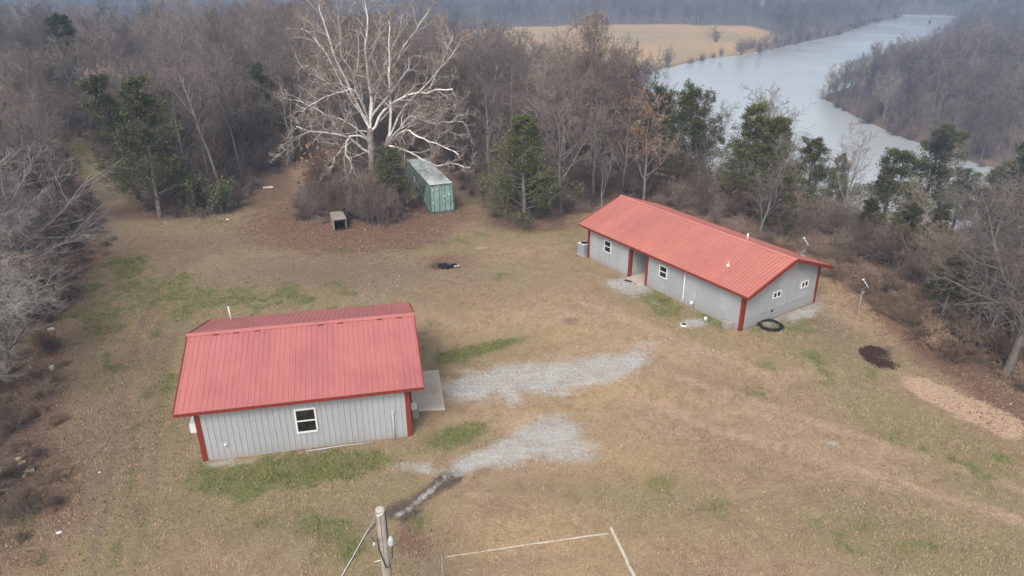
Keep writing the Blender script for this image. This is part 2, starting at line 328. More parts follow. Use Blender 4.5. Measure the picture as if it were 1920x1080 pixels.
# masks, kept in ground coordinates
P2S = {'olive': [(250, 800, 130, 330, 6, .8), (300, 560, 190, 80, 0, .95), (560, 540, 240, 45, 0, .8), (700, 460, 200, 28, 0, .9), (420, 420, 160, 20, 0, .8), (560, 940, 260, 90, -5, .9), (150, 300, 60, 60, 0, .8),
           (1540, 660, 150, 60, 25, .9), (1720, 800, 260, 50, 24, 1.05), (1250, 590, 150, 30, 28, .8), (1780, 1010, 260, 110, 10, .85), (1250, 950, 240, 60, 5, .65), (700, 1050, 160, 60, 0, .7), (1460, 990, 200, 80, 8, .55),
           (950, 510, 160, 30, 0, .6), (1060, 440, 120, 26, 0, .7), (820, 830, 90, 30, -10, .7), (900, 660, 130, 30, -10, .6), (40, 960, 80, 120, 0, .7), (1180, 470, 60, 40, 0, .5)],
 'straw': [(1160, 740, 190, 60, 8, 1), (1010, 620, 220, 50, 0, .8), (1230, 660, 170, 50, 18, .8), (1010, 1030, 220, 70, 0, .9), (960, 790, 90, 26, 0, .8), (1380, 640, 70, 30, 20, .6), (1150, 860, 130, 60, 0, .7), (1000, 560, 130, 30, 0, .6), (860, 600, 90, 40, 0, .6), (1640, 590, 110, 26, 30, .8), (1350, 760, 130, 40, 10, .5)],
 'umber': [(1400, 830, 190, 34, 15, .8), (1330, 720, 160, 26, 18, .7), (1500, 905, 160, 24, 20, .5), (620, 515, 260, 36, 0, .9), (300, 460, 150, 30, 0, .8), (170, 830, 110, 140, 0, .9), (130, 620, 70, 110, 0, .8), (330, 1010, 160, 50, 0, .4), (640, 990, 120, 30, 0, .5), (900, 545, 130, 24, 0, .6), (1560, 620, 70, 30, 30, .8), (800, 1050, 60, 50, 0, .7), (290, 700, 22, 170, 6, .7), (950, 1060, 150, 14, -5, .6)],
 'green': [(150, 560, 60, 60, 0, .5), (350, 950, 90, 60, 0, .5), (700, 580, 90, 16, 0, .45), (1560, 780, 200, 30, 18, .42), (545, 885, 200, 30, -8, 1), (430, 905, 80, 35, 0, .9), (850, 820, 62, 20, -15, .95), (905, 655, 85, 9, -14, 1.25), (850, 668, 40, 14, -10, .9), (238, 497, 42, 26, 0, .8),
         (330, 565, 130, 45, 10, .62), (480, 558, 150, 30, 0, .66), (185, 600, 55, 70, 0, .5), (220, 700, 60, 50, 0, .45), (300, 720, 40, 90, 10, .5), (700, 462, 110, 18, 0, .55), (620, 545, 90, 30, 0, .4),
         (1230, 562, 55, 20, 30, .8), (1330, 600, 40, 16, 25, .6), (1470, 610, 80, 25, 0, .66), (1560, 690, 90, 40, 25, .5), (1240, 908, 34, 22, 0, .7), (1350, 955, 60, 24, 0, .55),
         (640, 1025, 60, 40, 0, .7), (540, 985, 110, 30, 0, .5), (790, 980, 40, 30, 0, .65), (960, 915, 60, 18, 0, .5), (1120, 920, 80, 30, 0, .4), (880, 455, 60, 18, 0, .5), (955, 520, 40, 14, 0, .42),
         (270, 980, 60, 60, 0, .45), (30, 930, 60, 60, 0, .55), (1830, 900, 120, 60, 20, .5), (1600, 1020, 200, 60, 0, .35), (1100, 470, 40, 20, 0, .5), (120, 1060, 90, 30, 0, .35), (160, 290, 30, 60, 0, .6),
         (385, 415, 80, 12, 0, .5), (1450, 690, 60, 20, 20, .42), (770, 760, 30, 20, 0, .4), (1700, 830, 90, 30, 25, .45)],
 'litter': [(655, 422, 158, 44, 0, 2.2), (840, 492, 60, 20, 0, .75), (830, 400, 90, 26, 0, .9), (1000, 420, 100, 16, 0, 1), (495, 355, 70, 45, 0, .9), (45, 700, 75, 260, 0, 1.0), (90, 930, 100, 100, 0, .8),
          (120, 470, 80, 60, 0, 1.0), (1790, 650, 190, 60, 32, 1.1), (1900, 760, 110, 60, 20, 1), (1640, 560, 110, 26, 25, .7), (300, 400, 150, 16, 0, .8), (1150, 425, 50, 18, 0, .8), (770, 1015, 40, 40, 0, .8), (30, 1040, 120, 60, 0, .7),
          (1580, 500, 60, 40, 20, .8), (250, 640, 100, 120, 0, .35), (200, 870, 120, 120, 0, .4)],
 'dirt': [(620, 510, 230, 34, 0, .8), (420, 455, 190, 26, -5, .8), (230, 800, 90, 150, 8, .5), (150, 600, 60, 100, 0, .5), (900, 520, 120, 14, 0, .5), (1300, 700, 120, 12, 20, .5), (240, 430, 60, 30, 0, .4), (1070, 602, 18, 8, 0, 1), (1320, 790, 130, 14, 15, .45), (850, 560, 150, 30, 0, .3), (1560, 620, 60, 25, 0, .45),
          (280, 640, 40, 120, 12, .4), (260, 880, 30, 160, 5, .4), (160, 780, 90, 60, 0, .4), (1280, 640, 90, 16, 25, .4), (1400, 880, 60, 12, 0, .4), (980, 880, 60, 14, -20, .35),
          (1130, 850, 60, 8, -38, .5), (690, 560, 60, 12, 0, .35), (860, 765, 40, 16, 0, .4), (1620, 900, 260, 10, 22, .35), (1560, 860, 240, 8, 20, .3)],
 'sand': [(1240, 790, 170, 60, 10, .55), (1540, 850, 330, 70, 17, .7), (1000, 700, 300, 50, -3, .45), (1250, 680, 200, 50, 15, .55), (1500, 740, 160, 40, 20, .5), (960, 600, 180, 50, 0, .4), (1750, 950, 250, 60, 20, .5), (1050, 990, 200, 60, 0, .4),
          (1600, 600, 80, 20, 35, .6), (900, 465, 16, 3, 0, 1.2), (848, 441, 10, 3, -30, 1.2), (1680, 640, 30, 10, 0, .7), (960, 790, 120, 30, 0, .5), (1180, 540, 90, 20, 20, .4)],
 'gravel': [(893, 725, 60, 24, -8, 1.3), (960, 713, 62, 26, -8, 1.4), (1030, 706, 76, 26, -8, 1.3), (1105, 696, 70, 24, -10, 1.35), (1178, 678, 50, 20, -25, 1.15), (962, 748, 14, 18, 0, .9), (1040, 738, 40, 6, 0, .8),
          (1035, 812, 46, 28, -5, 1.7), (985, 832, 70, 24, -22, 1.6), (900, 862, 62, 15, -16, 1.4), (785, 878, 40, 10, 5, .95), (1060, 845, 60, 22, 0, 1.1),
          (1180, 537, 35, 12, 10, 1.7), (1299, 607, 20, 7, 0, 1.5), (1505, 588, 38, 12, -22, 1.1), (1460, 598, 40, 8, -20, .7), (800, 926, 50, 4, -40, .95), (752, 962, 26, 3, -30, .8), (430, 868, 50, 5, -5, 1), (1560, 830, 12, 5, 0, 1.3), (1240, 575, 30, 3, 27, .5)],
 'mud': [(800, 925, 95, 17, -40, .85), (835, 900, 44, 17, -40, 1.1), (790, 935, 70, 22, -38, .75), (770, 965, 40, 10, -30, .9), (745, 955, 45, 22, -25, .85), (850, 905, 30, 10, -38, .9), (1652, 672, 24, 22, 30, .9), (1665, 655, 20, 10, 0, .7), (830, 499, 34, 7, 0, 1.1), (600, 838, 120, 4, -8, .7), (750, 826, 30, 8, 0, .6), (60, 640, 90, 60, 0, .5), (130, 480, 70, 30, -20, .6)],
 'chips': [(1755, 738, 52, 17, 22, 1.5), (1820, 768, 55, 18, 22, 1.5), (1882, 796, 40, 18, 22, 1.5), (1720, 715, 18, 8, 0, 1), (1585, 470, 60, 20, 20, .5)]}
def track(kind, pts, rx, s, step=26):
    for (x0, y0), (x1, y1) in zip(pts, pts[1:]):
        L_ = math.hypot(x1-x0, y1-y0); n = max(1, int(L_/step))
        for k in range(n): P2S[kind].append((x0+(x1-x0)*(k+.5)/n, y0+(y1-y0)*(k+.5)/n, step*.9, rx, math.degrees(math.atan2(y1-y0, x1-x0)), s))
track('dirt', [(170, 1070), (205, 900), (225, 760), (262, 620), (310, 520), (400, 458), (520, 440)], 13, .75)
track('dirt', [(250, 1075), (290, 900), (300, 760), (322, 640), (372, 545), (470, 492), (600, 478)], 12, .7)
track('green', [(212, 1070), (245, 900), (262, 760), (292, 620), (345, 520)], 9, .55)
track('dirt', [(400, 510), (520, 500), (640, 515), (760, 545), (880, 600)], 16, .6)
track('dirt', [(190, 460), (175, 400), (160, 330)], 12, .5); track('litter', [(500, 420), (495, 370), (540, 325)], 18, .9)
track('sand', [(1190, 740), (1330, 800), (1500, 850), (1700, 910), (1940, 985)], 12, .95); track('sand', [(1230, 690), (1400, 750), (1600, 815), (1800, 880), (1960, 930)], 11, .85)
track('dirt', [(1210, 765), (1350, 825), (1520, 878), (1720, 940), (1940, 1015)], 7, .55); track('dirt', [(1000, 560), (1120, 590), (1250, 640), (1380, 690)], 10, .5)
track('sand', [(1090, 560), (1180, 600), (1290, 650), (1450, 700), (1580, 700)], 16, .8)
def mask(name, px, py):
    m = np.zeros(px.shape)
    for cx, cy, rx, ry, rot, s in P2S[name]:
        c, s_ = math.cos(math.radians(rot)), math.sin(math.radians(rot))
        u = ((px-cx)*c+(py-cy)*s_)/rx; v = (-(px-cx)*s_+(py-cy)*c)/ry
        m = np.maximum(m, s*np.exp(-(np.sqrt(u*u+v*v)**2.4)*.69))
    return m
NA, NR = 400, 560
azs = np.radians(np.linspace(-68, 68, NA)); rs = 4.0*np.exp(np.linspace(0, math.log(2400/4.0), NR)**1.0)
A_, R_ = np.meshgrid(azs, rs); gx = (R_*np.sin(A_)).ravel(); gy = (R_*np.cos(A_)).ravel()
# extend backwards so that there is ground under and behind the camera
gy = gy-4.5*np.exp(-R_.ravel()/30)
gz = terrain(gx, gy)
idx = np.arange(NA*NR).reshape(NR, NA)
quads = np.stack([idx[:-1, :-1], idx[:-1, 1:], idx[1:, 1:], idx[1:, :-1]], -1).reshape(-1, 4)
gpx, gpy = to_px(gx, gy)
g_r = np.hypot(gx, gy); g_az = np.arctan2(gx, gy); plateau = (g_r < np.interp(g_az, AZ, ED)+5)
clear_px = [(-200, 1500), (-60, 1100), (20, 1010), (60, 930), (60, 800), (75, 640), (100, 560), (165, 480), (200, 430), (195, 390), (150, 340), (128, 275), (150, 262), (185, 300), (225, 350), (245, 400), (300, 415), (400, 408),
            (455, 392), (500, 352), (540, 318), (575, 300), (580, 330), (545, 400), (700, 420), (740, 420), (765, 400), (750, 300), (775, 296), (840, 320), (870, 370), (905, 405), (950, 425), (1010, 425), (1070, 412), (1110, 402), (1150, 385), (1200, 392),
            (1400, 470), (1560, 512), (1620, 535), (1700, 600), (1770, 650), (1850, 710), (1950, 780), (2150, 860), (2600, 1500)]
clear = [at(u, v)[:2] for u, v in clear_px]
island = [at(660+u*135, 405+v*42)[:2] for u, v in [(math.cos(t), math.sin(t)) for t in np.linspace(0, 6.28, 24, endpoint=False)]]
sd_clear = poly_sd(gx, gy, clear)
masks = {k: mask(k, gpx, gpy)*plateau for k in P2S}
wood = sstep((sd_clear+1.5)/3.0)
masks['litter'] = np.maximum(masks['litter'], wood*.95*plateau)
sd_field = poly_sd(gx, gy, field)
masks['wood_floor'] = wood*plateau
masks['field'] = sstep(-sd_field/6+.5)*(~plateau)
masks['floor'] = np.maximum((~plateau)*(1-masks['field']), 0)
sd_river = poly_sd(gx, gy, river); masks['bank'] = sstep((5-sd_river)/4)*(~plateau)

def ground_mat():
    m, nt, b = new_mat('ground_surface'); co = geo_pos(nt); setb(b, .95, .12)
    def attr(n): a = nt.nodes.new('ShaderNodeAttribute'); a.attribute_name = n; return a.outputs['Fac']
    n_big = noise(nt, .16, 5, .6, co); n_mid = noise(nt, .9, 6, .7, co); n_fine = noise(nt, 5.0, 6, .75, co); n_vf = noise(nt, 22, 4, .7, co)
    edge = math_(nt, 'ADD', math_(nt, 'MULTIPLY', n_mid, .75), math_(nt, 'MULTIPLY', n_fine, .55))     # about 0.65 mean
    def cut(a, lo=.5, hi=.75, k=1.0):
        v = math_(nt, 'ADD', attr(a), math_(nt, 'MULTIPLY', math_(nt, 'SUBTRACT', edge, .65), 1.5*k))
        return ramp(nt, v, [(lo, 0.0), (hi, 1.0)])
    base = ramp(nt, n_mid, [(.28, (.26, .17, .11)), (.5, (.40, .275, .18)), (.72, (.54, .40, .27))])
    base = mixc(nt, ramp(nt, n_big, [(.38, .75), (.62, 0.0)]), base, (.30, .23, .14))
    def soft(a, k): return math_(nt, 'MULTIPLY', math_(nt, 'ADD', attr(a), math_(nt, 'MULTIPLY', math_(nt, 'SUBTRACT', edge, .65), .8), True), k, True)
    c = mixc(nt, soft('straw', .8), base, ramp(nt, n_fine, [(.3, (.42, .28, .155)), (.7, (.64, .455, .27))]))
    c = mixc(nt, soft('olive', .85), c, ramp(nt, n_fine, [(.3, (.19, .16, .072)), (.7, (.36, .31, .155))]))
    c = mixc(nt, soft('umber', .75), c, ramp(nt, n_fine, [(.3, (.17, .115, .085)), (.7, (.33, .235, .175))]))
    c = mixc(nt, math_(nt, 'MULTIPLY', cut('sand', .35, .95), .85), c, ramp(nt, n_fine, [(.3, (.44, .285, .195)), (.7, (.66, .465, .33))]))
    c = mixc(nt, math_(nt, 'MULTIPLY', cut('dirt', .3, .9), .85), c, ramp(nt, n_fine, [(.3, (.15, .10, .078)), (.7, (.29, .205, .158))]))
    c = mixc(nt, math_(nt, 'MULTIPLY', cut('green', .3, 1.15), .85), c, ramp(nt, n_fine, [(.3, (.105, .115, .04)), (.7, (.22, .22, .09))]))
    c = mixc(nt, math_(nt, 'MULTIPLY', cut('litter', .35, .8), .95), c, ramp(nt, n_fine, [(.3, (.12, .066, .047)), (.55, (.23, .142, .10)), (.8, (.37, .25, .185))]))
    c = mixc(nt, math_(nt, 'MULTIPLY', attr('wood_floor'), .6), c, ramp(nt, n_fine, [(.3, (.17, .125, .098)), (.7, (.34, .265, .21))]))
    c = mixc(nt, cut('chips', .3, .6), c, ramp(nt, n_fine, [(.3, (.42, .275, .18)), (.7, (.66, .48, .33))]))
    c = mixc(nt, math_(nt, 'MULTIPLY', cut('mud', .45, .8), .92), c, ramp(nt, n_fine, [(.3, (.055, .038, .03)), (.7, (.17, .125, .10))]))
    v = nt.nodes.new('ShaderNodeTexVoronoi'); v.inputs['Scale'].default_value = 30; nt.links.new(co, v.inputs['Vector'])
    mpg = N(nt, 'ShaderNodeMapping'); mpg.inputs['Scale'].default_value = (.5, 4.0, 1); mpg.inputs['Rotation'].default_value = (0, 0, -.45); nt.links.new(co, mpg.inputs['Vector']); n_rut = noise(nt, 1.1, 5, .65, mpg.outputs[0])
    gr = mixc(nt, ramp(nt, v.outputs['Color'], [(.2, 0.0), (.8, 1.0)]), (.46, .445, .42), (.61, .595, .57))
    gr = mixc(nt, ramp(nt, n_rut, [(.40, .45), (.6, 0.0)]), gr, (.38, .35, .31))
    gr = mixc(nt, ramp(nt, n_mid, [(.34, .8), (.56, 0.0)]), gr, (.40, .33, .26))
    c = mixc(nt, math_(nt, 'MULTIPLY', cut('gravel', .25, 1.35, 1.2), .92), c, gr)
    fl = ramp(nt, n_mid, [(.3, (.12, .085, .065)), (.7, (.23, .175, .135))])
    c = mixc(nt, attr('floor'), c, fl)
    n_f = noise(nt, .035, 5, .6, co)
    c = mixc(nt, attr('field'), c, ramp(nt, n_f, [(.3, (.52, .31, .16)), (.5, (.42, .29, .15)), (.7, (.33, .265, .14))]))
    c = mixc(nt, attr('bank'), c, ramp(nt, n_mid, [(.35, (.12, .09, .065)), (.65, (.22, .155, .105))]))
    # small scale light and dark stalks and crumbs
    c = mixc(nt, 1.0, c, ramp(nt, n_vf, [(.25, .62), (.5, 1.0), (.75, 1.38)]), 'MULTIPLY')
    v2 = nt.nodes.new('ShaderNodeTexVoronoi'); v2.inputs['Scale'].default_value = 3.1; nt.links.new(co, v2.inputs['Vector'])
    c = mixc(nt, ramp(nt, v2.outputs['Distance'], [(.04, .35), (.09, 0.0)]), c, (.46, .38, .30))
    nt.links.new(c, b.inputs['Base Color'])
    bump(nt, b, math_(nt, 'ADD', n_vf, math_(nt, 'MULTIPLY', n_fine, 3.0)), .06, .8)
    return m
g_me = fast_mesh('ground', np.stack([gx, gy, gz], 1), [quads], [ground_mat()], smooth=True)
for k, a in masks.items():
    at_ = g_me.attributes.new(k, 'FLOAT', 'POINT'); at_.data.foreach_set('value', a.astype(np.float32))
ground = link('ground', g_me); ground['kind'] = 'structure'

def water_mat():
    m, nt, b = new_mat('river_water'); setb(b, .12, .5); co = geo_pos(nt)
    b.inputs['IOR'].default_value = 1.33
    c = mixc(nt, noise(nt, .01, 3, .5, co), (.38, .40, .395), (.46, .475, .465)); nt.links.new(c, b.inputs['Base Color'])
    mp = N(nt, 'ShaderNodeMapping'); mp.inputs['Scale'].default_value = (1, .55, 1); nt.links.new(co, mp.inputs['Vector'])
    nt.links.new(ramp(nt, noise(nt, .02, 4, .6, co), [(.35, .06), (.65, .2)]), b.inputs['Roughness'])
    bump(nt, b, noise(nt, .9, 5, .65, mp.outputs[0]), .12, .7); return m
wv = []; 
wx, wy = [p[0] for p in river], [p[1] for p in river]
w = MB(); x0, x1, y0, y1 = min(wx)-30, max(wx)+30, min(wy)-30, max(wy)+40
w.add([(x0, y0, WATER_Z), (x1, y0, WATER_Z), (x1, y1, WATER_Z), (x0, y1, WATER_Z)], [(0, 1, 2, 3)])
river_o = w.build('river_water', water_mat()); river_o['kind'] = 'structure'
print('water', x0, x1, y0, y1)

def haze():
    m = bpy.data.materials.new('haze_air'); m.use_nodes = True; nt = m.node_tree; nt.nodes.clear()
    o = nt.nodes.new('ShaderNodeOutputMaterial'); v = nt.nodes.new('ShaderNodeVolumePrincipled')
    v.inputs['Color'].default_value = (.42, .64, 1.0, 1); v.inputs['Density'].default_value = .00075
    v.inputs['Anisotropy'].default_value = 0.0
    nt.links.new(v.outputs[0], o.inputs['Volume'])
    o = MB().box(-2450, 2450, -40, 2450, -27, 100).build('haze', m); o['kind'] = 'stuff'; tag(o, 'pale blue-grey air softening the far valley', 'haze'); return o
haze()
print('terrain done')

# ------------------------------------------------------------------ buildings
def ribs_profile(w, n_rib, rh=.015, rw=.022, gd=.008):
    """(x, height) points across one sheet of ribbed metal"""
    pts = [(0, 0)]; s = w/n_rib
    for i in range(n_rib):
        c = s*(i+.5); pts += [(c-rw, 0), (c-rw*.4, rh), (c+rw*.4, rh), (c+rw, 0), (c+rw+.003, -gd), (c+rw+.015, -gd), (c+rw+.018, 0)]
        pts += [(c+s*.25, 0), (c+s*.25+.006, rh*.25), (c+s*.25+.012, 0)] if i < n_rib-1 else []
    return pts+[(w, 0)]
def wall_panel(name, a0, w, zb, top, origin, ax, out, parent, mat, n_rib=4):
    """one sheet of ribbed wall metal; top is a function of the distance along the wall"""
    mb = MB(); pr = ribs_profile(w-.004, n_rib); ax = Vector(ax); out = Vector(out); o = Vector(origin)
    for x, h in pr:
        p = o+ax*(a0+x)+out*(.016+h)
        mb.v.append((p.x, p.y, zb)); mb.v.append((p.x, p.y, top(a0+x)))
    for i in range(len(pr)-1):
        f = (2*i, 2*i+2, 2*i+3, 2*i+1)
        mb.f.append(f if ax.cross(Vector((0, 0, 1))).dot(out) > 0 else f[::-1])
    return mb.build(name, mat, parent)
def window(parent, a0, a1, z0, z1, origin, ax, out, split='h', name='window'):
    """frame standing proud of the sheet metal, two sashes with panes"""
    ax = Vector(ax); out = Vector(out); o = Vector(origin)
    def P(a, d, z): q = o+ax*a+out*d; return (q.x, q.y, z)
    def bar(mb, p, q, wid, d0, d1):        # rectangular solid in wall coordinates
        (aa, za), (bb, zb) = p, q
        vs_ = [P(a, d, z) for z in (za, zb) for a, d in ((aa, d0), (bb, d0), (bb, d1), (aa, d1))]
        mb.add(vs_, [(0, 3, 2, 1), (4, 5, 6, 7), (0, 1, 5, 4), (1, 2, 6, 5), (2, 3, 7, 6), (3, 0, 4, 7)])
    fw = .065; mb = MB()
    bar(mb, (a0, z0), (a0+fw, z1), 0, 0, .07); bar(mb, (a1-fw, z0), (a1, z1), 0, 0, .07)
    bar(mb, (a0+fw, z1-fw), (a1-fw, z1), 0, 0, .068); bar(mb, (a0+fw, z0), (a1-fw, z0+fw), 0, 0, .085)
    w_ = mb.build(name, M['white'], parent)
    cells = []
    if split == 'h':
        zm = (z0+z1)/2; mb = MB(); bar(mb, (a0+fw, zm-.028), (a1-fw, zm+.028), 0, 0, .06); mb.build('sash_bar', M['white'], w_)
        cells = [(a0+fw, a1-fw, z0+fw, zm-.028, .034), (a0+fw, a1-fw, zm+.028, z1-fw, .042)]
    else:
        am = (a0+a1)/2; mb = MB(); bar(mb, (am-.035, z0+fw), (am+.035, z1-fw), 0, 0, .06); mb.build('sash_bar', M['white'], w_)
        cells = [(a0+fw, am-.035, z0+fw, z1-fw, .034), (am+.035, a1-fw, z0+fw, z1-fw, .042)]
    for c in cells:
        mb = MB(); bar(mb, (c[0], c[2]), (c[1], c[3]), 0, .026, c[4]); mb.build('pane', M['glass'], w_)
    return w_
def trim_post(parent, x, y, z0, z1, w=.14, name='corner_trim', dx=1, dy=1):
    """L-shaped corner trim: dx,dy point into the building"""
    t = .045
    mb = MB(); xs = sorted((x-dx*t, x+dx*w)); ys = sorted((y-dy*t, y-dy*.002)); mb.box(*xs, *ys, z0, z1)
    xs = sorted((x-dx*t, x-dx*.002)); ys = sorted((y+dy*.0, y+dy*w)); mb.box(*xs, *ys, z0, z1)
    return mb.build(name, M['trim'], parent)

def gable_building(root, L, W, h, rise, oe, ob, og, roofmat, n_panels, front_skip=None, alcove_d=2.4, n_front=9, n_side=8):
    s = rise/(W/2+oe); ze = h-s*oe; zr = ze+rise; zbk = zr-s*(W/2+ob)
    # cores (solid inside), kept 1 cm behind the sheets
    def core(name, a0, a1, b0, b1):
        m = MB()
        def zt(b): return (zr-s*abs(b-W/2))-.14
        bs = [b0]+([W/2] if b0 < W/2 < b1 else [])+[b1]
        pts = [(b, zt(b)) for b in bs]
        poly = [(b0, -.3)]+[(b1, -.3)]+pts[::-1]
        n = len(poly); V = [(a0, b, z) for b, z in poly]+[(a1, b, z) for b, z in poly]
        m.add(V, [tuple(range(n)), tuple(range(n, 2*n))[::-1]]+[(i, n+i, n+(i+1) % n, (i+1) % n) for i in range(n)])
        return m.build(name, M['concrete'] if name == 'foundation' else M['wall'], root)
    if front_skip:
        c0, c1 = front_skip
        core('inner_wall', 0, c0, 0, W); core('inner_wall', c1, L, 0, W); core('inner_wall', c0+.002, c1-.002, alcove_d, W)
    else: core('inner_wall', 0, L, 0, W)
    # foundation strip
    m = MB(); fo = .012
    m.box(-fo, L+fo, -fo, W+fo, -.3, .07); m.build('foundation', M['rough_concrete'], root)
    # wall sheets
    segs = [(0, L, n_front)] if not front_skip else [(0, front_skip[0], 4), (front_skip[1], L, n_front-4)]
    for a0, a1, n in segs:
        wd = (a1-a0)/n
        for i in range(n): wall_panel('wall_panel', a0+i*wd, wd, .072, lambda a: h-.02, (0, 0, 0), (1, 0, 0), (0, -1, 0), root, M['wall'])
    wd = W/n_side
    top = lambda b: zr-s*abs(b-W/2)-.10
    for i in range(n_side):
        wall_panel('wall_panel', i*wd, wd, .072, top, (L, 0, 0), (0, 1, 0), (1, 0, 0), root, M['wall'])
        wall_panel('wall_panel', i*wd, wd, .072, top, (0, 0, 0), (0, 1, 0), (-1, 0, 0), root, M['wall'])
    nb = n_front+(1 if front_skip else 0); wd = L/nb
    for i in range(nb): wall_panel('wall_panel', i*wd, wd, .072, lambda a: h-.02, (0, W, 0), (1, 0, 0), (0, 1, 0), root, M['wall'])
    if front_skip:
        c0, c1 = front_skip; d = alcove_d
        for i in range(3):
            wall_panel('wall_panel', i*d/3, d/3, .1, lambda a: h-.05, (c0, 0, 0), (0, 1, 0), (1, 0, 0), root, M['wall'])
            wall_panel('wall_panel', i*d/3, d/3, .1, lambda a: h-.05, (c1, 0, 0), (0, 1, 0), (-1, 0, 0), root, M['wall'])
        wall_panel('wall_panel', c0+.02, (c1-c0)-.04, .1, lambda a: h-.05, (0, d, 0), (1, 0, 0), (0, -1, 0), root, M['wall'])
        m = MB(); m.box(c0+.02, c1-.02, -.35, d-.02, -.1, .10); m.build('alcove_floor', M['concrete'], root, bevel=.01)
        dr = MB(); dr.box(c0+.5, c1-.12, d-.09, d-.035, .1, 2.12); dr_o = dr.build('door', M['wall'], root)
        f = MB(); f.box(c0+.38, c0+.5, d-.11, d-.03, .1, 2.2); f.box(c1-.12, c1-.03, d-.11, d-.03, .1, 2.2); f.box(c0+.5, c1-.12, d-.108, d-.03, 2.12, 2.2); f.build('door_frame', M['trim'], dr_o)
        MB().tube([(c0+.62, d-.09, 1.05), (c0+.62, d-.15, 1.05)], .03).build('handle', M['steel'], dr_o)
    # roof: deck, sheets, ridge cap, fascia and rake boards
    dk = .10
    deck = MB(); ye, yb = -oe+.01, W+ob-.01
    pf = [(ye, ze-.012+.01*s), (W/2, zr-.012), (yb, zbk-.012+.01*s), (yb, zbk-dk), (W/2, zr-dk), (ye, ze-dk)]
    V = [(-og+.02, b, z) for b, z in pf]+[(L+og-.02, b, z) for b, z in pf]
    deck.add(V, [(0, 5, 4, 1), (1, 4, 3, 2), (6, 7, 10, 11), (7, 8, 9, 10), (0, 1, 7, 6), (1, 2, 8, 7), (3, 4, 10, 9), (4, 5, 11, 10), (0, 6, 11, 5), (2, 3, 9, 8)])
    deck.build('roof_deck', M['trim'], root)
    tw = L+2*og; pw = tw/n_panels; ang = math.atan(s)
    def sheet(run, hh, side):
        m = MB(); pr = ribs_profile(pw-.004, 4, .034 if W < 7 else .010, .022, .016 if W < 7 else .006); ln = run/math.cos(ang)
        for x, hgt in pr:
            for q in (0, 1): m.v.append((x, side*q*run, q*run*s) if 0 else (x, side*(q*run-hgt*math.sin(ang)), q*run*s+hgt*math.cos(ang)))
        for i in range(len(pr)-1):
            f = (2*i, 2*i+2, 2*i+3, 2*i+1); m.f.append(f if side > 0 else f[::-1])
        return m.mesh('roof_panel', roofmat)
    mf = sheet(W/2+oe+.03, 0, 1); mbk = sheet(W/2+ob+.03, 0, -1)
    for i in range(n_panels):
        link('roof_panel', mf, root, (-og+i*pw, -oe-.03, ze-.03*s)); link('roof_panel', mbk, root, (-og+i*pw, W+ob+.03, zbk-.03*s))
    rc = MB(); cw = .17
    for sg in (-1, 1):
        b1 = W/2+sg*cw; z1 = zr-cw*s+.034
        V = [(-og-.02, W/2, zr+.05), (tw-og+.02, W/2, zr+.05), (tw-og+.02, b1, z1), (-og-.02, b1, z1)]
        V += [(x, y, z-.014) for x, y, z in V]
        rc.add(V, [(0, 1, 2, 3), (4, 7, 6, 5), (3, 2, 6, 7), (0, 3, 7, 4), (1, 5, 6, 2)])
    rc.build('ridge_cap', roofmat, root)
    fh = .17
    MB().box(-og+.0, L+og, -oe-.012, -oe+.012, ze-fh, ze-.014).build('fascia_board', M['trim'], root)
    MB().box(-og+.0, L+og, W+ob-.012, W+ob+.012, zbk-fh, zbk-.014).build('fascia_board', M['trim'], root)
    for x in (-og, L+og):
        for (ba, za), (bb, zb) in (((-oe, ze), (W/2, zr)), ((W+ob, zbk), (W/2, zr))):
            m = MB(); x0_, x1_ = x-.022, x+.022; V = []
            for xx in (x0_, x1_): V += [(xx, ba, za-fh), (xx, bb, zb-fh), (xx, bb, zb+.036), (xx, ba, za+.036)]
            m.add(V, [(0, 1, 2, 3), (4, 7, 6, 5), (0, 4, 5, 1), (3, 2, 6, 7), (0, 3, 7, 4), (1, 5, 6, 2)])
            m.build('rake_board', M['trim'], root)
    # soffit closing the eaves
    MB().box(0, L, -oe+.014, .0, ze-fh+.01, ze-fh+.03).build('soffit', M['wall'], root)
    for x, dx in ((0, 1), (L, -1)):
        for y, dy in ((0, 1), (W, -1)): trim_post(root, x, y, .03, h-.1, .16, dx=dx, dy=dy)
    return s, ze, zr, zbk

# near house
h1 = thing('metal_house', 'smaller grey metal building with red roof and one window, left foreground', 'building', (-12.93, 24.68, 0), .2004)
L1, W1, H1 = 8.63, 7.53, 2.90
s1, ze1, zr1, zb1 = gable_building(h1, L1, W1, H1, 1.38, .46, .40, .66, M['roof_a'], 11, n_front=9, n_side=8)
window(h1, 3.86, 4.74, .87, 2.06, (0, 0, 0), (1, 0, 0), (0, -1, 0))
MB().tube([(7.92, -.06, .0), (7.90, -.06, 1.32)], .032).build('conduit_pipe', M['pipe'], h1, True)
MB().box(7.83, 7.97, -.11, -.03, 1.30, 1.44).build('conduit_box', M['pipe'], h1)
m = MB().tube([(.95, -.02, .73), (.95, -.09, .73)], .075, 12); m.build('wall_vent', M['white'], h1, True)
MB().tube([(.54, 7.2, zr1-s1*(7.2-W1/2)-.1), (.50, 7.2, zr1-s1*(7.2-W1/2)+.75)], .035).build('vent_pipe', M['white'], h1, True)
for a in (.55, 1.42, 2.3, 5.05, 5.95, 7.7, 8.6):     # foam closures missing under the ridge cap
    MB().box(a-.12, a+.12, W1/2-.20, W1/2-.15, zr1-.175*s1-.01, zr1-.175*s1+.022).build('closure_gap', M['dark'], h1)
MB().box(-.34, -.04, .15, .75, 1.35, 1.8).build('wall_cooler', M['white'], h1, bevel=.02)
for k in range(5): MB().box(-.352, -.335, .20, .70, 1.41+k*.075, 1.45+k*.075).build('louvre', M['ac'], h1)
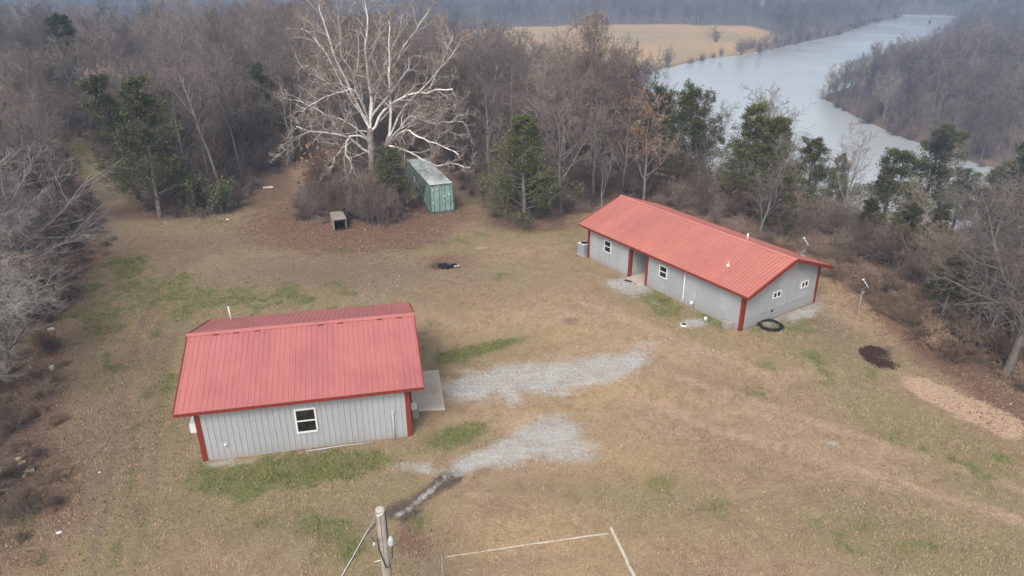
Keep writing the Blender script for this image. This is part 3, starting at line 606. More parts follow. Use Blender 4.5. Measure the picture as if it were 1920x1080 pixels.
# step and slab beside it
def loc1(a, b, z=0): c, s_ = math.cos(.2004), math.sin(.2004); return (-12.93+a*c-b*s_, 24.68+a*s_+b*c, z)
st = thing('concrete_slab', 'pale square concrete slab at the right end of the smaller building', 'slab', loc1(0, 0), .2004)
MB().prism([(8.86, 1.86), (10.33, 1.68), (10.42, 5.2), (8.86, 5.3)], -.15, .12).build('slab', M['concrete'], st, bevel=.015)
MB().box(8.86, 9.62, 5.32, 7.0, -.12, .14).build('slab_extension', M['concrete'], st, bevel=.015)
bl = thing('concrete_step', 'small concrete block step with white cap against the red corner trim', 'step', loc1(8.78, 1.25), .2004)
MB().box(0, .3, 0, .5, -.02, .45).build('block', M['rough_concrete'], bl, bevel=.02); MB().box(-.02, .24, .05, .45, .45, .62).build('cap', M['white'], bl, bevel=.02)
# gutter pipe lying in front
p0, p1_ = at(574, 846, .05), at(700, 829, .05)
o = MB().tube([p0, (p0+p1_)/2+np.array([0, .03, .01]), p1_], .022).build('drain_pipe', M['pipe'], None, True); tag(o, 'long white pipe lying on the grass before the grey front wall', 'pipe')

# far house
R2 = -.9801; O2 = np.array([5.36, 47.31, -.02])
h2 = thing('metal_house', 'longer grey metal building with bright red roof and open entry alcove, near the river bluff', 'building', O2, R2)
L2, W2, H2 = 13.46, 6.69, 2.63
AL0, AL1 = 4.28, 5.78
s2, ze2, zr2, zb2 = gable_building(h2, L2, W2, H2, 1.35, .46, .38, .62, M['roof_b'], 16, front_skip=(AL0, AL1), alcove_d=2.2, n_front=13, n_side=7)
for x, dx in ((AL0, -1), (AL1, 1)): trim_post(h2, x, 0, .03, H2-.1, .15, name='entry_trim', dx=dx, dy=1)
window(h2, 1.70, 2.40, 1.06, 1.92, (0, 0, 0), (1, 0, 0), (0, -1, 0)); window(h2, 6.94, 7.62, 1.07, 1.88, (0, 0, 0), (1, 0, 0), (0, -1, 0))
window(h2, 2.47, 3.18, 1.36, 1.78, (L2, 0, 0), (0, 1, 0), (1, 0, 0), 'v'); window(h2, 5.04, 5.72, 1.36, 1.79, (L2, 0, 0), (0, 1, 0), (1, 0, 0), 'v')
MB().box(L2+.034, L2+.046, .32, W2-.16, .075, .66).build('skirt_panel', M['wall'], h2)
MB().box(L2+.034, L2+.06, .32, W2-.16, .662, .69).build('skirt_rail', M['ac'], h2)
MB().tube([(9.07, -.055, H2-.25), (9.07, -.055, .35), (9.05, -.2, .07)], .032).build('drain_pipe', M['white'], h2, True)
MB().tube([(9.98, -.06, 1.2), (9.95, -.06, .0)], .035).build('conduit_pipe', M['pipe'], h2, True)
MB().box(9.91, 10.03, -.12, -.03, 1.12, 1.26).build('conduit_box', M['pipe'], h2)
MB().box(9.72, 9.90, -.14, -.03, .28, .46).build('meter_box', M['white'], h2, bevel=.02)
for a, z in ((1.21, .70), (12.17, .70)): MB().box(a-.05, a+.05, -.06, -.02, z-.08, z+.08).build('outlet_box', M['ac'], h2)
MB().box(L2+.03, L2+.09, 2.5, 2.62, .55, .68).build('outlet_box', M['dark'], h2)
def roofz2(b): return zr2-s2*abs(b-W2/2)
vp = MB().tube([(11.25, 1.02, roofz2(1.02)-.05), (11.25, 1.02, roofz2(1.02)+.30)], .032).build('vent_pipe', M['debris'], h2, True)
MB().lathe([(.11, roofz2(1.02)+.0), (.09, roofz2(1.02)+.09), (.06, roofz2(1.02)+.12)], 12, (11.25, 1.02)).build('flashing', M['debris'], vp)
MB().tube([(10.0, 4.1, roofz2(4.1)-.05), (10.0, 4.1, roofz2(4.1)+.42)], .05).build('vent_pipe', M['white'], h2, True)
def house2(a, b, z=0): c, s_ = math.cos(R2), math.sin(R2); return (O2[0]+a*c-b*s_, O2[1]+a*s_+b*c, z)

def sat_dish(loc, rz, label, pole=0.0, name='satellite_dish'):
    t = thing(name, label, 'satellite dish', loc, rz)
    zt = pole
    if pole: MB().tube([(0, 0, -.3), (.04, 0, pole)], .024).build('pole', M['ac'], t, True)
    else:
        zt = .35; MB().tube([(0, 0, -.02), (0, .05, .2), (0, 0, .38)], .03).build('mast', M['steel'], t, True)
        MB().box(-.12, .12, -.12, .12, -.03, .0).build('foot_plate', M['steel'], t)
    m = MB(); n = 20; rings = 5; c = Vector((.02, 0, zt+.12)); ax = Vector((.62, 0, .78)).normalized(); u = Vector((0, 1, 0)); v_ = ax.cross(u)
    for side in (0, 1):
        base = len(m.v)
        for i in range(rings+1):
            r = .42*i/rings; dep = .55*r*r+(-.02 if side else 0)
            for k in range(n): q = 2*math.pi*k/n; m.v.append(tuple(c+ax*dep+u*(r*1.05*math.cos(q))+v_*(r*math.sin(q))))
        for i in range(rings):
            for k in range(n):
                k2 = (k+1) % n; f = (base+i*n+k, base+i*n+k2, base+(i+1)*n+k2, base+(i+1)*n+k); m.f.append(f if side else f[::-1])
    m.build('dish', M['dish'], t, True)
    e = c+ax*.55-v_*(-.30)
    MB().tube([tuple(c-v_*(-.38)), tuple(e)], .018).build('arm', M['white'], t, True)
    MB().tube([tuple(e-u*.10), tuple(e+u*.10)], .035).build('feed_horn', M['white'], t, True)
    MB().box(-.09, .03, -.09, .09, zt-.1, zt+.1).build('bracket', M['steel'], t)
    return t
b_ = 6.3; sat_dish(house2(12.4, b_+.1, roofz2(b_)+.02), math.radians(120), 'satellite dish mounted on the back edge of the longer red roof')
pd = at(1608, 592); sat_dish((pd[0], pd[1], 0), math.radians(122), 'satellite dish on a thin pole beyond the gable of the longer building', 1.55)

# outdoor cooling unit at the left end of the far house
ac = thing('cooling_unit', 'grey outdoor cooling unit with black fan at the far end of the longer building', 'air conditioner', house2(-.62, .15), R2)
MB().box(-.36, .36, -.36, .36, .0, .08).build('pad', M['concrete'], ac); MB().box(-.33, .33, -.33, .33, .08, .84).build('cabinet', M['ac'], ac, bevel=.03)
for k in range(9): MB().box(-.345, .345, -.345, .345, .14+k*.07, .155+k*.07).build('louvre', M['ac'], ac)
MB().box(-.35, .35, -.35, .35, .84, .875).build('top', M['white'], ac, bevel=.015)
MB().lathe([(.26, .875), (.26, .90), (.05, .93)], 20).build('fan_grille', M['black'], ac)

# container
cont = thing('shipping_container', 'weathered green shipping container with double doors beside the white-limbed tree', 'container', (-6.69, 56.93, 0), .345)
CW, CL, CH = 2.05, 9.0, 2.47
m = MB().box(.05, CW-.05, .06, CL-.05, .12, CH-.06); m.build('body', M['cont_side'], cont)
for x, sg in ((0, -1), (CW, 1)):
    mb = MB(); n = 30; st_ = (CL-.3)/n; y = .15; pts = []
    for i in range(n): pts += [(y, .03), (y+st_*.3, .03), (y+st_*.5, -.005), (y+st_*.8, -.005)]; y += st_
    pts.append((y, .03)); base = len(mb.v)
    for yy, d in pts:
        xx = x-sg*d; mb.v += [(xx, yy, .16), (xx, yy, CH-.1)]
    for i in range(len(pts)-1):
        f = (2*i, 2*i+1, 2*i+3, 2*i+2); mb.f.append(f if sg < 0 else f[::-1])
    mb.build('side_panel', M['cont_side'], cont)
mb = MB(); n = 22; st_ = (CL-.2)/n; y = .1; pts = []
for i in range(n): pts += [(y, 0), (y+st_*.4, 0), (y+st_*.5, .014), (y+st_*.9, .014)]; y += st_
pts.append((y, 0))
for yy, d in pts: mb.v += [(.04, yy, CH-.035+d), (CW-.04, yy, CH-.035+d)]
for i in range(len(pts)-1): mb.f.append((2*i, 2*i+1, 2*i+3, 2*i+2))
mb.build('roof_panel', M['cont_roof'], cont)
for x in (0, CW-.1):
    for y in (0, CL-.1): MB().box(x, x+.1, y, y+.1, .02, CH-.005).build('corner_post', M['cont_trim'], cont)
for x in (.0, CW-.07):
    MB().box(x, x+.07, .1, CL-.1, .03, .17).build('bottom_rail', M['cont_trim'], cont); MB().box(x, x+.07, .1, CL-.1, CH-.10, CH-.012).build('top_rail', M['cont_trim'], cont)
MB().box(.1, CW-.1, .0, .08, CH-.14, CH-.012).build('door_header', M['cont_trim'], cont); MB().box(.1, CW-.1, .0, .08, .03, .17).build('door_sill', M['cont_trim'], cont)
hw = (CW-.2)/2
for k in range(2):
    x0_ = .1+k*hw+.008; x1_ = .1+(k+1)*hw-.008
    d = MB().box(x0_, x1_, .02, .06, .18, CH-.15).build('door', M['cont_door'], cont)
    for q in range(4):                      # pressed fields between the cross ribs
        z0_ = .24+q*.54; mb = MB().box(x0_+.05, x1_-.05, .005, .02, z0_, z0_+.40); mb.build('door_field', M['cont_door'], d)
    for xx in (x0_+.22, x1_-.22):
        MB().tube([(xx, -.02, .1), (xx, -.02, CH-.08)], .018).build('lock_bar', M['cont_trim'], d, True)
        MB().box(xx-.03, xx+.16, -.05, -.02, 1.0, 1.05).build('handle', M['steel'], d)
    for zz in (.4, 1.2, 2.0): MB().box(*((.06, .13) if k == 0 else (CW-.13, CW-.06)), -.02, .0, zz, zz+.12).build('hinge', M['cont_trim'], d)
    for zx, zz, w_, h_ in (((x0_+.08, 1.98, .20, .13), (x0_+.10, .92, .22, .07), (x0_+.48, 2.02, .1, .1)) if k == 0 else ((x0_+.12, 1.35, .18, .16), (x0_+.55, 1.45, .16, .2), (x0_+.15, .95, .18, .1))):
        MB().box(zx, zx+w_, .0, .004, zz, zz+h_).build('sticker', M['debris'], d)
for yy, zz, w_, h_ in ((5.2, 1.3, .55, .5), (3.6, 1.05, .5, .45), (2.9, .9, .28, .35), (2.3, .8, .2, .3), (1.7, .6, .2, .2), (4.4, 1.2, .3, .3)):
    MB().box(-.014, -.008, yy, yy+w_, zz, zz+h_).build('worn_patch', M['debris'], cont)

# dog-house like crate of boards
kn = thing('board_kennel', 'small open-fronted shelter of grey weathered boards under the white-limbed tree', 'animal shelter', (-13.72, 52.9, 0), .36)
for i in range(6):
    MB().box(-.02, 1.0, .02+i*.35, .33+i*.35, .88+.015*(i % 2), .915+.015*(i % 2)).build('roof_board', M['weathered'], kn)
for i in range(5):
    for x in (0, .93): MB().box(x, x+.035, .06+i*.40, .44+i*.40, .0, .87).build('side_board', M['weathered'], kn)
MB().box(.04, .93, 2.0, 2.04, 0, .86).build('back_board', M['weathered'], kn); MB().box(.04, .92, .1, 2.0, .02, .05).build('floor_board', M['dark_wood'], kn)

# utility pole in the foreground with service cable
pb = at_y(712, 955, 15.6); PX, PY, PZ = pb[0], pb[1], pb[2]
up = thing('utility_pole', 'cracked grey wooden utility pole with cable loop at the bottom edge', 'utility pole', (PX, PY, 0))
MB().tube([(0, 0, -.5), (0.02, 0, PZ*.5), (0, 0, PZ-.02)], [.16, .14, .125], 14).build('post', M['weathered'], up, True)
MB().lathe([(.123, PZ-.02), (.122, PZ+.015), (.08, PZ+.03)], 14).build('post_top', M['pale_wood'], up)
MB().obox((.02, -.128, PZ-3.4), (.02, -.122, PZ-.15), .018, .01).build('crack', M['dark_wood'], up)
MB().lathe([(.05, -.16), (.075, -.1), (.08, .08), (.05, .15), (.01, .17)], 12).build('meter', M['pipe'], up).location = (.22, .0, PZ-1.15)
MB().box(.12, .2, -.04, .04, PZ-1.25, PZ-1.1).build('meter_bracket', M['steel'], up)
MB().tube([(-.13, -.02, PZ-.2), (-.05, -.135, PZ-.12), (.08, -.12, PZ-.06), (.13, 0, PZ-.02)], .014).build('tie_wire', M['white'], up, True)
MB().tube([(-.28, -.1, PZ-.9), (-.2, -.12, PZ-1.05), (-.12, -.13, PZ-.92), (-.1, -.15, PZ-1.3), (.05, -.17, PZ-1.95), (.16, -.15, PZ-1.95), (.25, -.1, PZ-1.6), (.26, -.05, PZ-1.25)], .016).build('cable_loop', M['black'], up, True)
MB().tube([(.13, .03, PZ-.05), (.145, .0, PZ-.5), (.155, -.02, PZ-1.1)], .014).build('riser_cable', M['black'], up, True)
MB().lathe([(.02, 0), (.05, .04), (.045, .1), (.02, .14)], 10).build('insulator', M['pipe'], up).location = (-.22, -.14, PZ-1.18)
MB().tube([(-.3, -.02, PZ-1.9), (-.11, -.1, PZ-1.75)], .012).build('stub_wire', M['white'], up, True)
a = np.array([PX-.13, PY-.03, PZ-.22]); d1 = at_y(640, 1082, 14.4); d2 = a+(d1-a)*5
cb = MB().tube([a, a+(d1-a)*.3, d1, a+(d1-a)*2.2+np.array([0, 0, -.05]), d2], .014, 6).build('service_cable', M['steel'], None, True); tag(cb, 'silver overhead cable running down left from the wooden pole', 'cable')
cb = MB().tube([a+np.array([0, 0, -.25]), a+(d1-a)*.35+np.array([0.015, 0, -.02]), d1+np.array([.02, 0, -.02]), d2+np.array([.02, 0, -.03])], .013, 6).build('service_cable', M['black'], None, True); tag(cb, 'black cable wound along the silver one from the wooden pole', 'cable')

# timbers at the bottom
def timber(a, b, w, mat, label, name='timber', h=.14):
    a = at(*a, w*.15); b = at(*b, w*.15); n = 8; m = MB()
    pts = [a+(b-a)*t/n+np.array([rng.normal(0, .012), rng.normal(0, .012), rng.normal(0, .008)]) for t in range(n+1)]
    m.tube(pts, [w*(1+rng.normal(0, .07)) for _ in pts], 8); o = m.build(name, mat, None); tag(o, label, 'timber'); return o
timber((1146, 990), (1192, 1085), .07, M['pale_wood'], 'pale round timber lying at the bottom right of the leaf-strewn plot')
timber((835, 1045), (1140, 1000), .033, M['pale_wood'], 'long thin timber half sunk in dry grass edging the plot')
timber((828, 1040), (832, 1090), .04, M['weathered'], 'short weathered timber at the left edge of the dry plot')

# small things on the grass
hs = MB()
for k in range(6):
    cx, cy, _ = at(1444, 612); R = .62+.06*math.sin(k*2.1); pts = []
    for i in range(25): t = 2*math.pi*i/24+k; pts.append((cx+(R+.03*math.sin(3*t+k))*math.cos(t)+.05*math.sin(k), cy+(R+.03*math.sin(3*t+k))*math.sin(t)+.05*math.cos(k*2), .03+.028*k))
    hs.tube(pts, .026, 6)
o = hs.build('coiled_hose', M['black'], None, True); tag(o, 'coil of black pipe on the ground below the gable with two small windows', 'hose')
p = at(1282, 611); t = thing('well_cover', 'round pale pipe cap with dark top beside the small gravel patch', 'cover', (p[0], p[1], 0))
MB().lathe([(.2, -.02), (.2, .12)], 16).build('rim', M['white'], t); MB().lathe([(.15, .121), (.13, .135), (.02, .14)], 16).build('lid', M['black'], t)
p = at(1322, 605); t = thing('pipe_stub', 'short white pipe stub standing in front of the long grey wall', 'pipe', (p[0], p[1], 0))
MB().lathe([(.07, -.02), (.07, .2), (.1, .21), (.1, .32), (.05, .36)], 12).build('cap', M['white'], t, True)
p = at(1364, 614); t = thing('concrete_block', 'rough pale concrete block near the right corner of the longer building', 'concrete block', (p[0], p[1], 0), .4)
m = MB(); m.box(-.3, .3, -.22, .22, -.02, .42); m.build('block', M['rough_concrete'], t, bevel=.05)
for (px, py, w_, dd, hh, rz, lab, nm, cat, mt) in [
    (98, 692, .25, .4, .18, .4, 'pale broken stone lying alone on the grass near the left woods', 'pale_stone', 'stone', 'debris'),
    (97, 618, .5, .14, .12, .1, 'short pale log end lying on the grass at the left', 'cut_log', 'log', 'pale_wood'),
    (111, 999, .22, .12, .05, .3, 'white scrap lying in brown leaves at the lower left', 'scrap', 'litter', 'white'),
    (187, 886, .14, .1, .04, .3, 'small white scrap on the bare grass at the left', 'scrap', 'litter', 'debris'),
    (166, 447, .35, .2, .25, .3, 'small pale stump at the edge of the left woods', 'stump', 'stump', 'pale_wood'),
    (427, 412, .25, .12, .08, .3, 'small white scrap at the wood edge near the low green bush', 'scrap', 'litter', 'white'),
    (503, 352, .9, .35, .08, .4, 'flattened pale board debris on the leaf covered path', 'debris', 'debris', 'debris'),
    (1560, 831, .3, .26, .03, .3, 'flat grey stone set in the dry grass at the right', 'flat_stone', 'stone', 'rough_concrete'),
    (1214, 545, .5, .12, .04, 1.1, 'grey board scrap lying on the gravel before the entry alcove', 'board_scrap', 'board', 'weathered'),
    (1178, 527, .5, .2, .04, -.6, 'brown mat lying on gravel at the entry alcove', 'mat', 'mat', 'dark_wood'),
    (1192, 532, .35, .2, .04, .5, 'small brown plank on gravel beside the mat', 'plank', 'board', 'weathered')]:
    if nm == 'board_scrap': px, py = 1188, 528
    p = at(px, py); m = MB(); n = 7; prof = []
    ring = [(w_/2*math.cos(k*2*math.pi/n)*rng.uniform(.8, 1.1), dd/2*math.sin(k*2*math.pi/n)*rng.uniform(.8, 1.1)) for k in range(n)] if nm not in ('debris', 'plank', 'mat', 'board_scrap') else [(-w_/2, -dd/2), (w_/2, -dd/2), (w_/2, dd/2), (-w_/2, dd/2)]
    m.prism(ring, -.02, hh); o = m.build(nm, M[mt], None, bevel=.02); o.location = (p[0], p[1], 0); o.rotation_euler = (rng.normal(0, .04), rng.normal(0, .04), rz); tag(o, lab, cat)
for i, (px, py, s_) in enumerate([(54, 885, .3), (43, 870, .22), (62, 878, .18), (35, 862, .2), (70, 850, .14), (46, 893, .16)]):
    p = at(px, py); m = MB().prism([(s_*math.cos(k)*rng.uniform(.6, 1), s_*.6*math.sin(k)*rng.uniform(.7, 1)) for k in np.linspace(0, 6.28, 7)[:-1]], -.02, s_*.5)
    o = m.build('yellow_stone', M['stone'], None, bevel=.03); o.location = (p[0], p[1], 0); o.rotation_euler = (0, 0, i); tag(o, 'yellowish rock in a loose cluster of rocks at the lower left woods', 'rock', 'yellowish rocks')
# burn pile
p = at(838, 501); t = thing('burn_pile', 'small heap of charred black sticks on the grass between tree and buildings', 'burn pile', (p[0], p[1], 0))
for k in range(14):
    x, y, q = rng.uniform(-.5, .5), rng.uniform(-.25, .25), rng.uniform(0, 3.1); l = rng.uniform(.15, .35)
    MB().tube([(x-l*math.cos(q), y-l*math.sin(q), .04), (x, y, .12), (x+l*math.cos(q), y+l*math.sin(q), .1)], [.07, .09, .05], 6).build('charred_stick', M['char'], t)
for k in range(2): MB().tube([(.5+.2*k, -.2+.1*k, .12), (.66+.2*k, -.1+.1*k, .14)], .05, 6).build('ash_lump', M['debris'], t)
# uprooted stump at the right wood edge
p = at(1825, 662); t = thing('uprooted_stump', 'dark rotten fallen stump at the right edge of the woods', 'stump', (p[0], p[1], 0), -.3)
MB().tube([(-1.1, 0, .2), (-.3, .05, .35), (.6, -.05, .32), (1.2, .1, .18)], [.25, .33, .3, .16], 12).build('trunk', M['dark_wood'], t)
for k in range(12):
    q = rng.uniform(0, 6.28); MB().tube([(-.9, 0, .3), (-1.1+.3*math.cos(q), .4*math.sin(q), .35+.2*rng.random()), (-1.3+.6*math.cos(q), .8*math.sin(q), .3+.5*rng.random())], [.08, .05, .015], 5).build('root', M['dark_wood'], t)
# mulch heap
def heap(px, py, rx, ry, hgt, mat, name, lab, cat, seed):
    p = at(px, py); n = 44; V = []; F = []
    rr = np.random.default_rng(seed)
    for i in range(n+1):
        for j in range(n+1):
            x, y = (i/n*2-1)*rx, (j/n*2-1)*ry; d = math.hypot(x/rx, y/ry)
            wob = float(vnoise(np.array([x+50]), np.array([y+50]), .5, seed)[0])
            w2 = float(vnoise(np.array([x+90]), np.array([y+90]), .9, seed+1)[0]); z = hgt*(1.15-max(abs(x/rx), abs(y/ry))**2.5*1.3+.9*w2+.3*wob)+rr.normal(0, hgt*.35)
            V.append((x, y, z-.05 if d < 1.05 else -.2))
    for i in range(n):
        for j in range(n): a = i*(n+1)+j; F.append((a, a+n+1, a+n+2, a+1))
    m = MB(); m.add(V, F); o = m.build(name, mat, None); o.location = (p[0], p[1], .0); tag(o, lab, cat); return o
heap(1652, 671, 1.0, 1.35, .10, M['soil'], 'mulch_heap', 'dark brown patch of spread soil on the grass right of the longer building', 'soil heap', 3)
print('buildings done')

# far warehouse and boat
p = at(1452, 4, -17); t = thing('warehouse', 'long white roofed warehouse far off above the river woods', 'building', (p[0], p[1], -20.5), .1)
MB().box(-14, 18, 0, 30, 0, 9).build('wall', M['white'], t); MB().prism([(-15, -1), (19, -1), (19, 31), (-15, 31)], 9, 10).build('roof', M['white'], t)
p = at(1743, 42, WATER_Z); t = thing('channel_buoy', 'tiny dark channel buoy floating on the far river bend', 'buoy', (p[0], p[1], WATER_Z))
MB().lathe([(.6, -.3), (.9, .2), (.8, .6), (.35, 1.2), (.3, 2.0), (.05, 2.2)], 10).build('float', M['black'], t)
for k in range(3):
    a = at_y(1400, 113+k*4, 240); b = at_y(2250, 88+k*6, 205); pts = [a+(b-a)*t_+np.array([0, 0, -5*4*t_*(1-t_)*.3]) for t_ in np.linspace(0, 1, 14)]
    o = MB().tube(pts, .02, 5).build('power_line', M['ac'], None); tag(o, ['uppermost', 'middle', 'lowest'][k]+' of three overhead cables crossing above the right river bank woods', 'power line', 'overhead power cables')

# ------------------------------------------------------------------ trees
def unit(v): return v/np.maximum(np.linalg.norm(v, axis=-1, keepdims=True), 1e-9)
def tubes(P, R, sides):
    """P (N,K,3), R (N,K) -> vertices, quad faces"""
    N_, K, _ = P.shape
    T = np.empty_like(P); T[:, 1:-1] = P[:, 2:]-P[:, :-2]; T[:, 0] = P[:, 1]-P[:, 0]; T[:, -1] = P[:, -1]-P[:, -2]; T = unit(T)
    ref = np.zeros((N_, 1, 3)); flat = np.abs(T[:, :1, 2:3]) > .8; ref[..., 2] = 1; ref = np.where(flat, np.array([1., 0, 0]), ref)
    A = unit(np.cross(T, np.broadcast_to(ref, T.shape))); B = np.cross(T, A)
    q = np.arange(sides)*2*np.pi/sides
    V = P[:, :, None]+(A[:, :, None]*np.cos(q)[None, None, :, None]+B[:, :, None]*np.sin(q)[None, None, :, None])*R[:, :, None, None]
    idx = np.arange(N_*K*sides).reshape(N_, K, sides); nx = np.roll(idx, -1, 2)
    F = np.stack([idx[:, :-1], nx[:, :-1], nx[:, 1:], idx[:, 1:]], -1).reshape(-1, 4)
    return V.reshape(-1, 3), F
def grow(g, P, R, n, t0, t1, length, ang, wander, trop, K, rr, lenfn=None, jit=.35, tip=.25, minr=.006):
    N_, K0, _ = P.shape
    t = (np.arange(n)[None]+g.uniform(0, 1, (N_, n)))/n*(t1-t0)+t0
    s = t*(K0-1); i = np.minimum(s.astype(int), K0-2); fr = (s-i)[..., None]; ar = np.arange(N_)[:, None]
    st = P[ar, i]*(1-fr)+P[ar, i+1]*fr; tg = unit(P[ar, i+1]-P[ar, i]); rad = R[ar, i]*(1-fr[..., 0])+R[ar, i+1]*fr[..., 0]
    pl = np.linalg.norm(np.diff(P, axis=1), axis=2).sum(1)[:, None]
    ln = pl*length*g.uniform(1-jit, 1+jit, (N_, n))*(lenfn(t) if lenfn else (1-.5*t))
    az = np.arange(n)[None]*2.4+g.uniform(0, 6.28, (N_, 1))+g.normal(0, .5, (N_, n))
    ref = np.where(np.abs(tg[..., 2:3]) > .9, np.array([1., 0, 0]), np.array([0, 0, 1.]))
    a = unit(np.cross(tg, ref)); b = np.cross(tg, a)
    an = ang*g.uniform(.7, 1.3, (N_, n))
    d = tg*np.cos(an)[..., None]+(a*np.cos(az)[..., None]+b*np.sin(az)[..., None])*np.sin(an)[..., None]
    M_ = N_*n; st = st.reshape(M_, 3); d = unit(d.reshape(M_, 3)); ln = ln.reshape(M_); r0 = np.maximum(rad.reshape(M_)*rr, minr)
    Q = np.empty((M_, K, 3)); Q[:, 0] = st
    for k in range(1, K):
        d = unit(d+g.normal(0, wander, (M_, 3))+np.array([0, 0, trop])); Q[:, k] = Q[:, k-1]+d*(ln/(K-1))[:, None]
    RR = r0[:, None]*np.linspace(1, tip, K)[None]
    return Q, RR
def leaves(g, pts, size, n, spread, elong=1.6):
    """n small folded leaf faces round each point"""
    c = np.repeat(pts, n, 0)+g.normal(0, spread, (len(pts)*n, 3)); m_ = len(c)
    a = unit(g.normal(0, 1, (m_, 3))); b = unit(np.cross(a, g.normal(0, 1, (m_, 3)))); s = size*g.uniform(.6, 1.4, (m_, 1))
    V = np.stack([c-a*s*elong/2, c+b*s*.5, c+a*s*elong/2, c-b*s*.5], 1).reshape(-1, 3)
    return V, np.arange(m_*4).reshape(m_, 4)
def merge(parts):
    V = []; F = []; n = 0
    for v, f in parts: V.append(v); F.append(f+n); n += len(v)
    return np.concatenate(V), np.concatenate(F)
def trunk_path(g, h, lean, wob, K=9, r=.15):
    z = np.linspace(0, h, K); x = np.cumsum(g.normal(0, wob, K))+lean[0]*z; y = np.cumsum(g.normal(0, wob, K))+lean[1]*z; x -= x[0]; y -= y[0]
    z = z.copy(); z[0] = -.4
    return np.stack([x, y, z], 1)[None], (r*(1-.85*np.linspace(0, 1, K)**1.1)*np.where(np.arange(K) == 0, 1.3, 1))[None]

VARS = {}
def reg(kind, tm, cm, mats):
    """tm, cm = (V,F) for trunk and crown"""
    i = len(VARS.setdefault(kind, []))
    t_me = fast_mesh('trunk', tm[0], [tm[1]], [mats[0]], smooth=True); c_me = fast_mesh('crown', cm[0], [cm[1]], [mats[1]])
    V = np.concatenate([tm[0], cm[0]]); J = fast_mesh(kind, V, [tm[1], cm[1]+len(tm[0])], mats, [np.zeros(len(tm[1])), np.ones(len(cm[1]))])
    extra = None
    VARS[kind].append([t_me, c_me, J, extra]); return VARS[kind][-1]
def bare_tree(kind, seed, h, r, mats=None, n1=14, t0=.25, ang1=.75, len1=.55, n2=9, n3=7, n4=5, spread=(0, 0), wob=.09, trop=.06, rt=.013, forks=0, lf=None, lfmat=None, droop=0):
    g = np.random.default_rng(seed); mats = mats or (M['bark'], M['twig'])
    P0, R0 = trunk_path(g, h, g.normal(0, .05, 2)+np.array(spread), wob*h/12, 9, r); tr = [tubes(P0, R0, 8)]
    parents = [(P0, R0)]
    if forks:
        Pf, Rf = grow(g, P0, R0, forks, .12, .45, .75, .35, .10, .10, 8, .75); tr.append(tubes(Pf, Rf, 6)); parents.append((Pf, Rf))
    cr = []; tips = []
    for (P, R) in parents:
        P1, R1 = grow(g, P, R, n1, t0, .97, len1, ang1, .16, trop, 7, .5, lambda t: 1.15-.75*t); tr.append(tubes(P1, R1, 5))
        P2, R2_ = grow(g, P1, R1, n2, .15, .98, .5, .75, .20, trop*.7-droop, 5, .55, minr=rt*1.2); cr.append(tubes(P2, R2_, 3))
        P3, R3 = grow(g, P2, R2_, n3, .1, 1, .55, .75, .22, trop*.5-droop, 4, .6, minr=rt); cr.append(tubes(P3, R3, 3))
        P4, R4 = grow(g, P3, R3, n4, .1, 1, .6, .7, .2, trop*.4-droop, 2, .7, minr=rt*.8); cr.append(tubes(P4, R4, 3)); tips.append(P4[:, -1])
    e = reg(kind, merge(tr), merge(cr), mats)
    if lf:
        tp = np.concatenate(tips); tp = tp[g.random(len(tp)) < lf[0]]; V, F = leaves(g, tp, lf[1], lf[2], .12)
        e[3] = fast_mesh('leaves', V, [F], [lfmat])
    return e
for s_ in range(5): bare_tree('tall', 100+s_, 10.5+s_*.5, .15, forks=1+s_ % 2, n1=12, t0=.35, ang1=.55, len1=.42, n2=8, n3=5, n4=3, rt=.0135)
for s_ in range(3): bare_tree('spread', 200+s_, 8.5+s_*.6, .18, forks=2, n1=11, t0=.22, ang1=.85, len1=.6, n2=8, n3=5, n4=3, rt=.0135, wob=.16)
for s_ in range(2): bare_tree('slim', 300+s_, 8.0, .085, n1=14, t0=.25, ang1=.6, len1=.33, n2=6, n3=4, n4=3, rt=.012)
for s_ in range(2): bare_tree('rust', 400+s_, 7.5, .13, n1=14, t0=.2, ang1=.8, len1=.45, n2=7, n3=5, n4=3, rt=.012, lf=(.3, .10, 2), lfmat=M['rust_leaf'])
bare_tree('tipleaf', 450, 15.0, .24, forks=3, n1=13, t0=.35, ang1=.6, len1=.5, n2=9, n3=6, n4=4, rt=.013, lf=(.09, .14, 2), lfmat=M['tan_leaf'])
bare_tree('grey', 460, 8.6, .2, mats=(M['bark'], M['grey_twig']), forks=3, n1=13, t0=.15, ang1=.95, len1=.72, n2=10, n3=7, n4=4, rt=.009, wob=.15, trop=.02)
bare_tree('grey', 461, 9.0, .2, mats=(M['bark'], M['grey_twig']), forks=3, n1=12, t0=.15, ang1=.9, len1=.75, n2=10, n3=7, n4=4, rt=.009, wob=.18, trop=.0)
bare_tree('browngrey', 465, 8.8, .2, forks=3, n1=13, t0=.15, ang1=.95, len1=.72, n2=10, n3=7, n4=4, rt=.009, wob=.15, trop=.02, mats=(M['bark'], M['pale_brown_twig']))
bare_tree('pale', 470, 7.5, .09, mats=(M['grey_twig'], M['pale_brown_twig']), forks=3, n1=9, t0=.2, ang1=.5, len1=.5, n2=7, n3=5, n4=3, rt=.009)
bare_tree('pale', 471, 8.0, .10, mats=(M['grey_twig'], M['pale_brown_twig']), forks=2, n1=10, t0=.25, ang1=.45, len1=.45, n2=7, n3=5, n4=3, rt=.009)
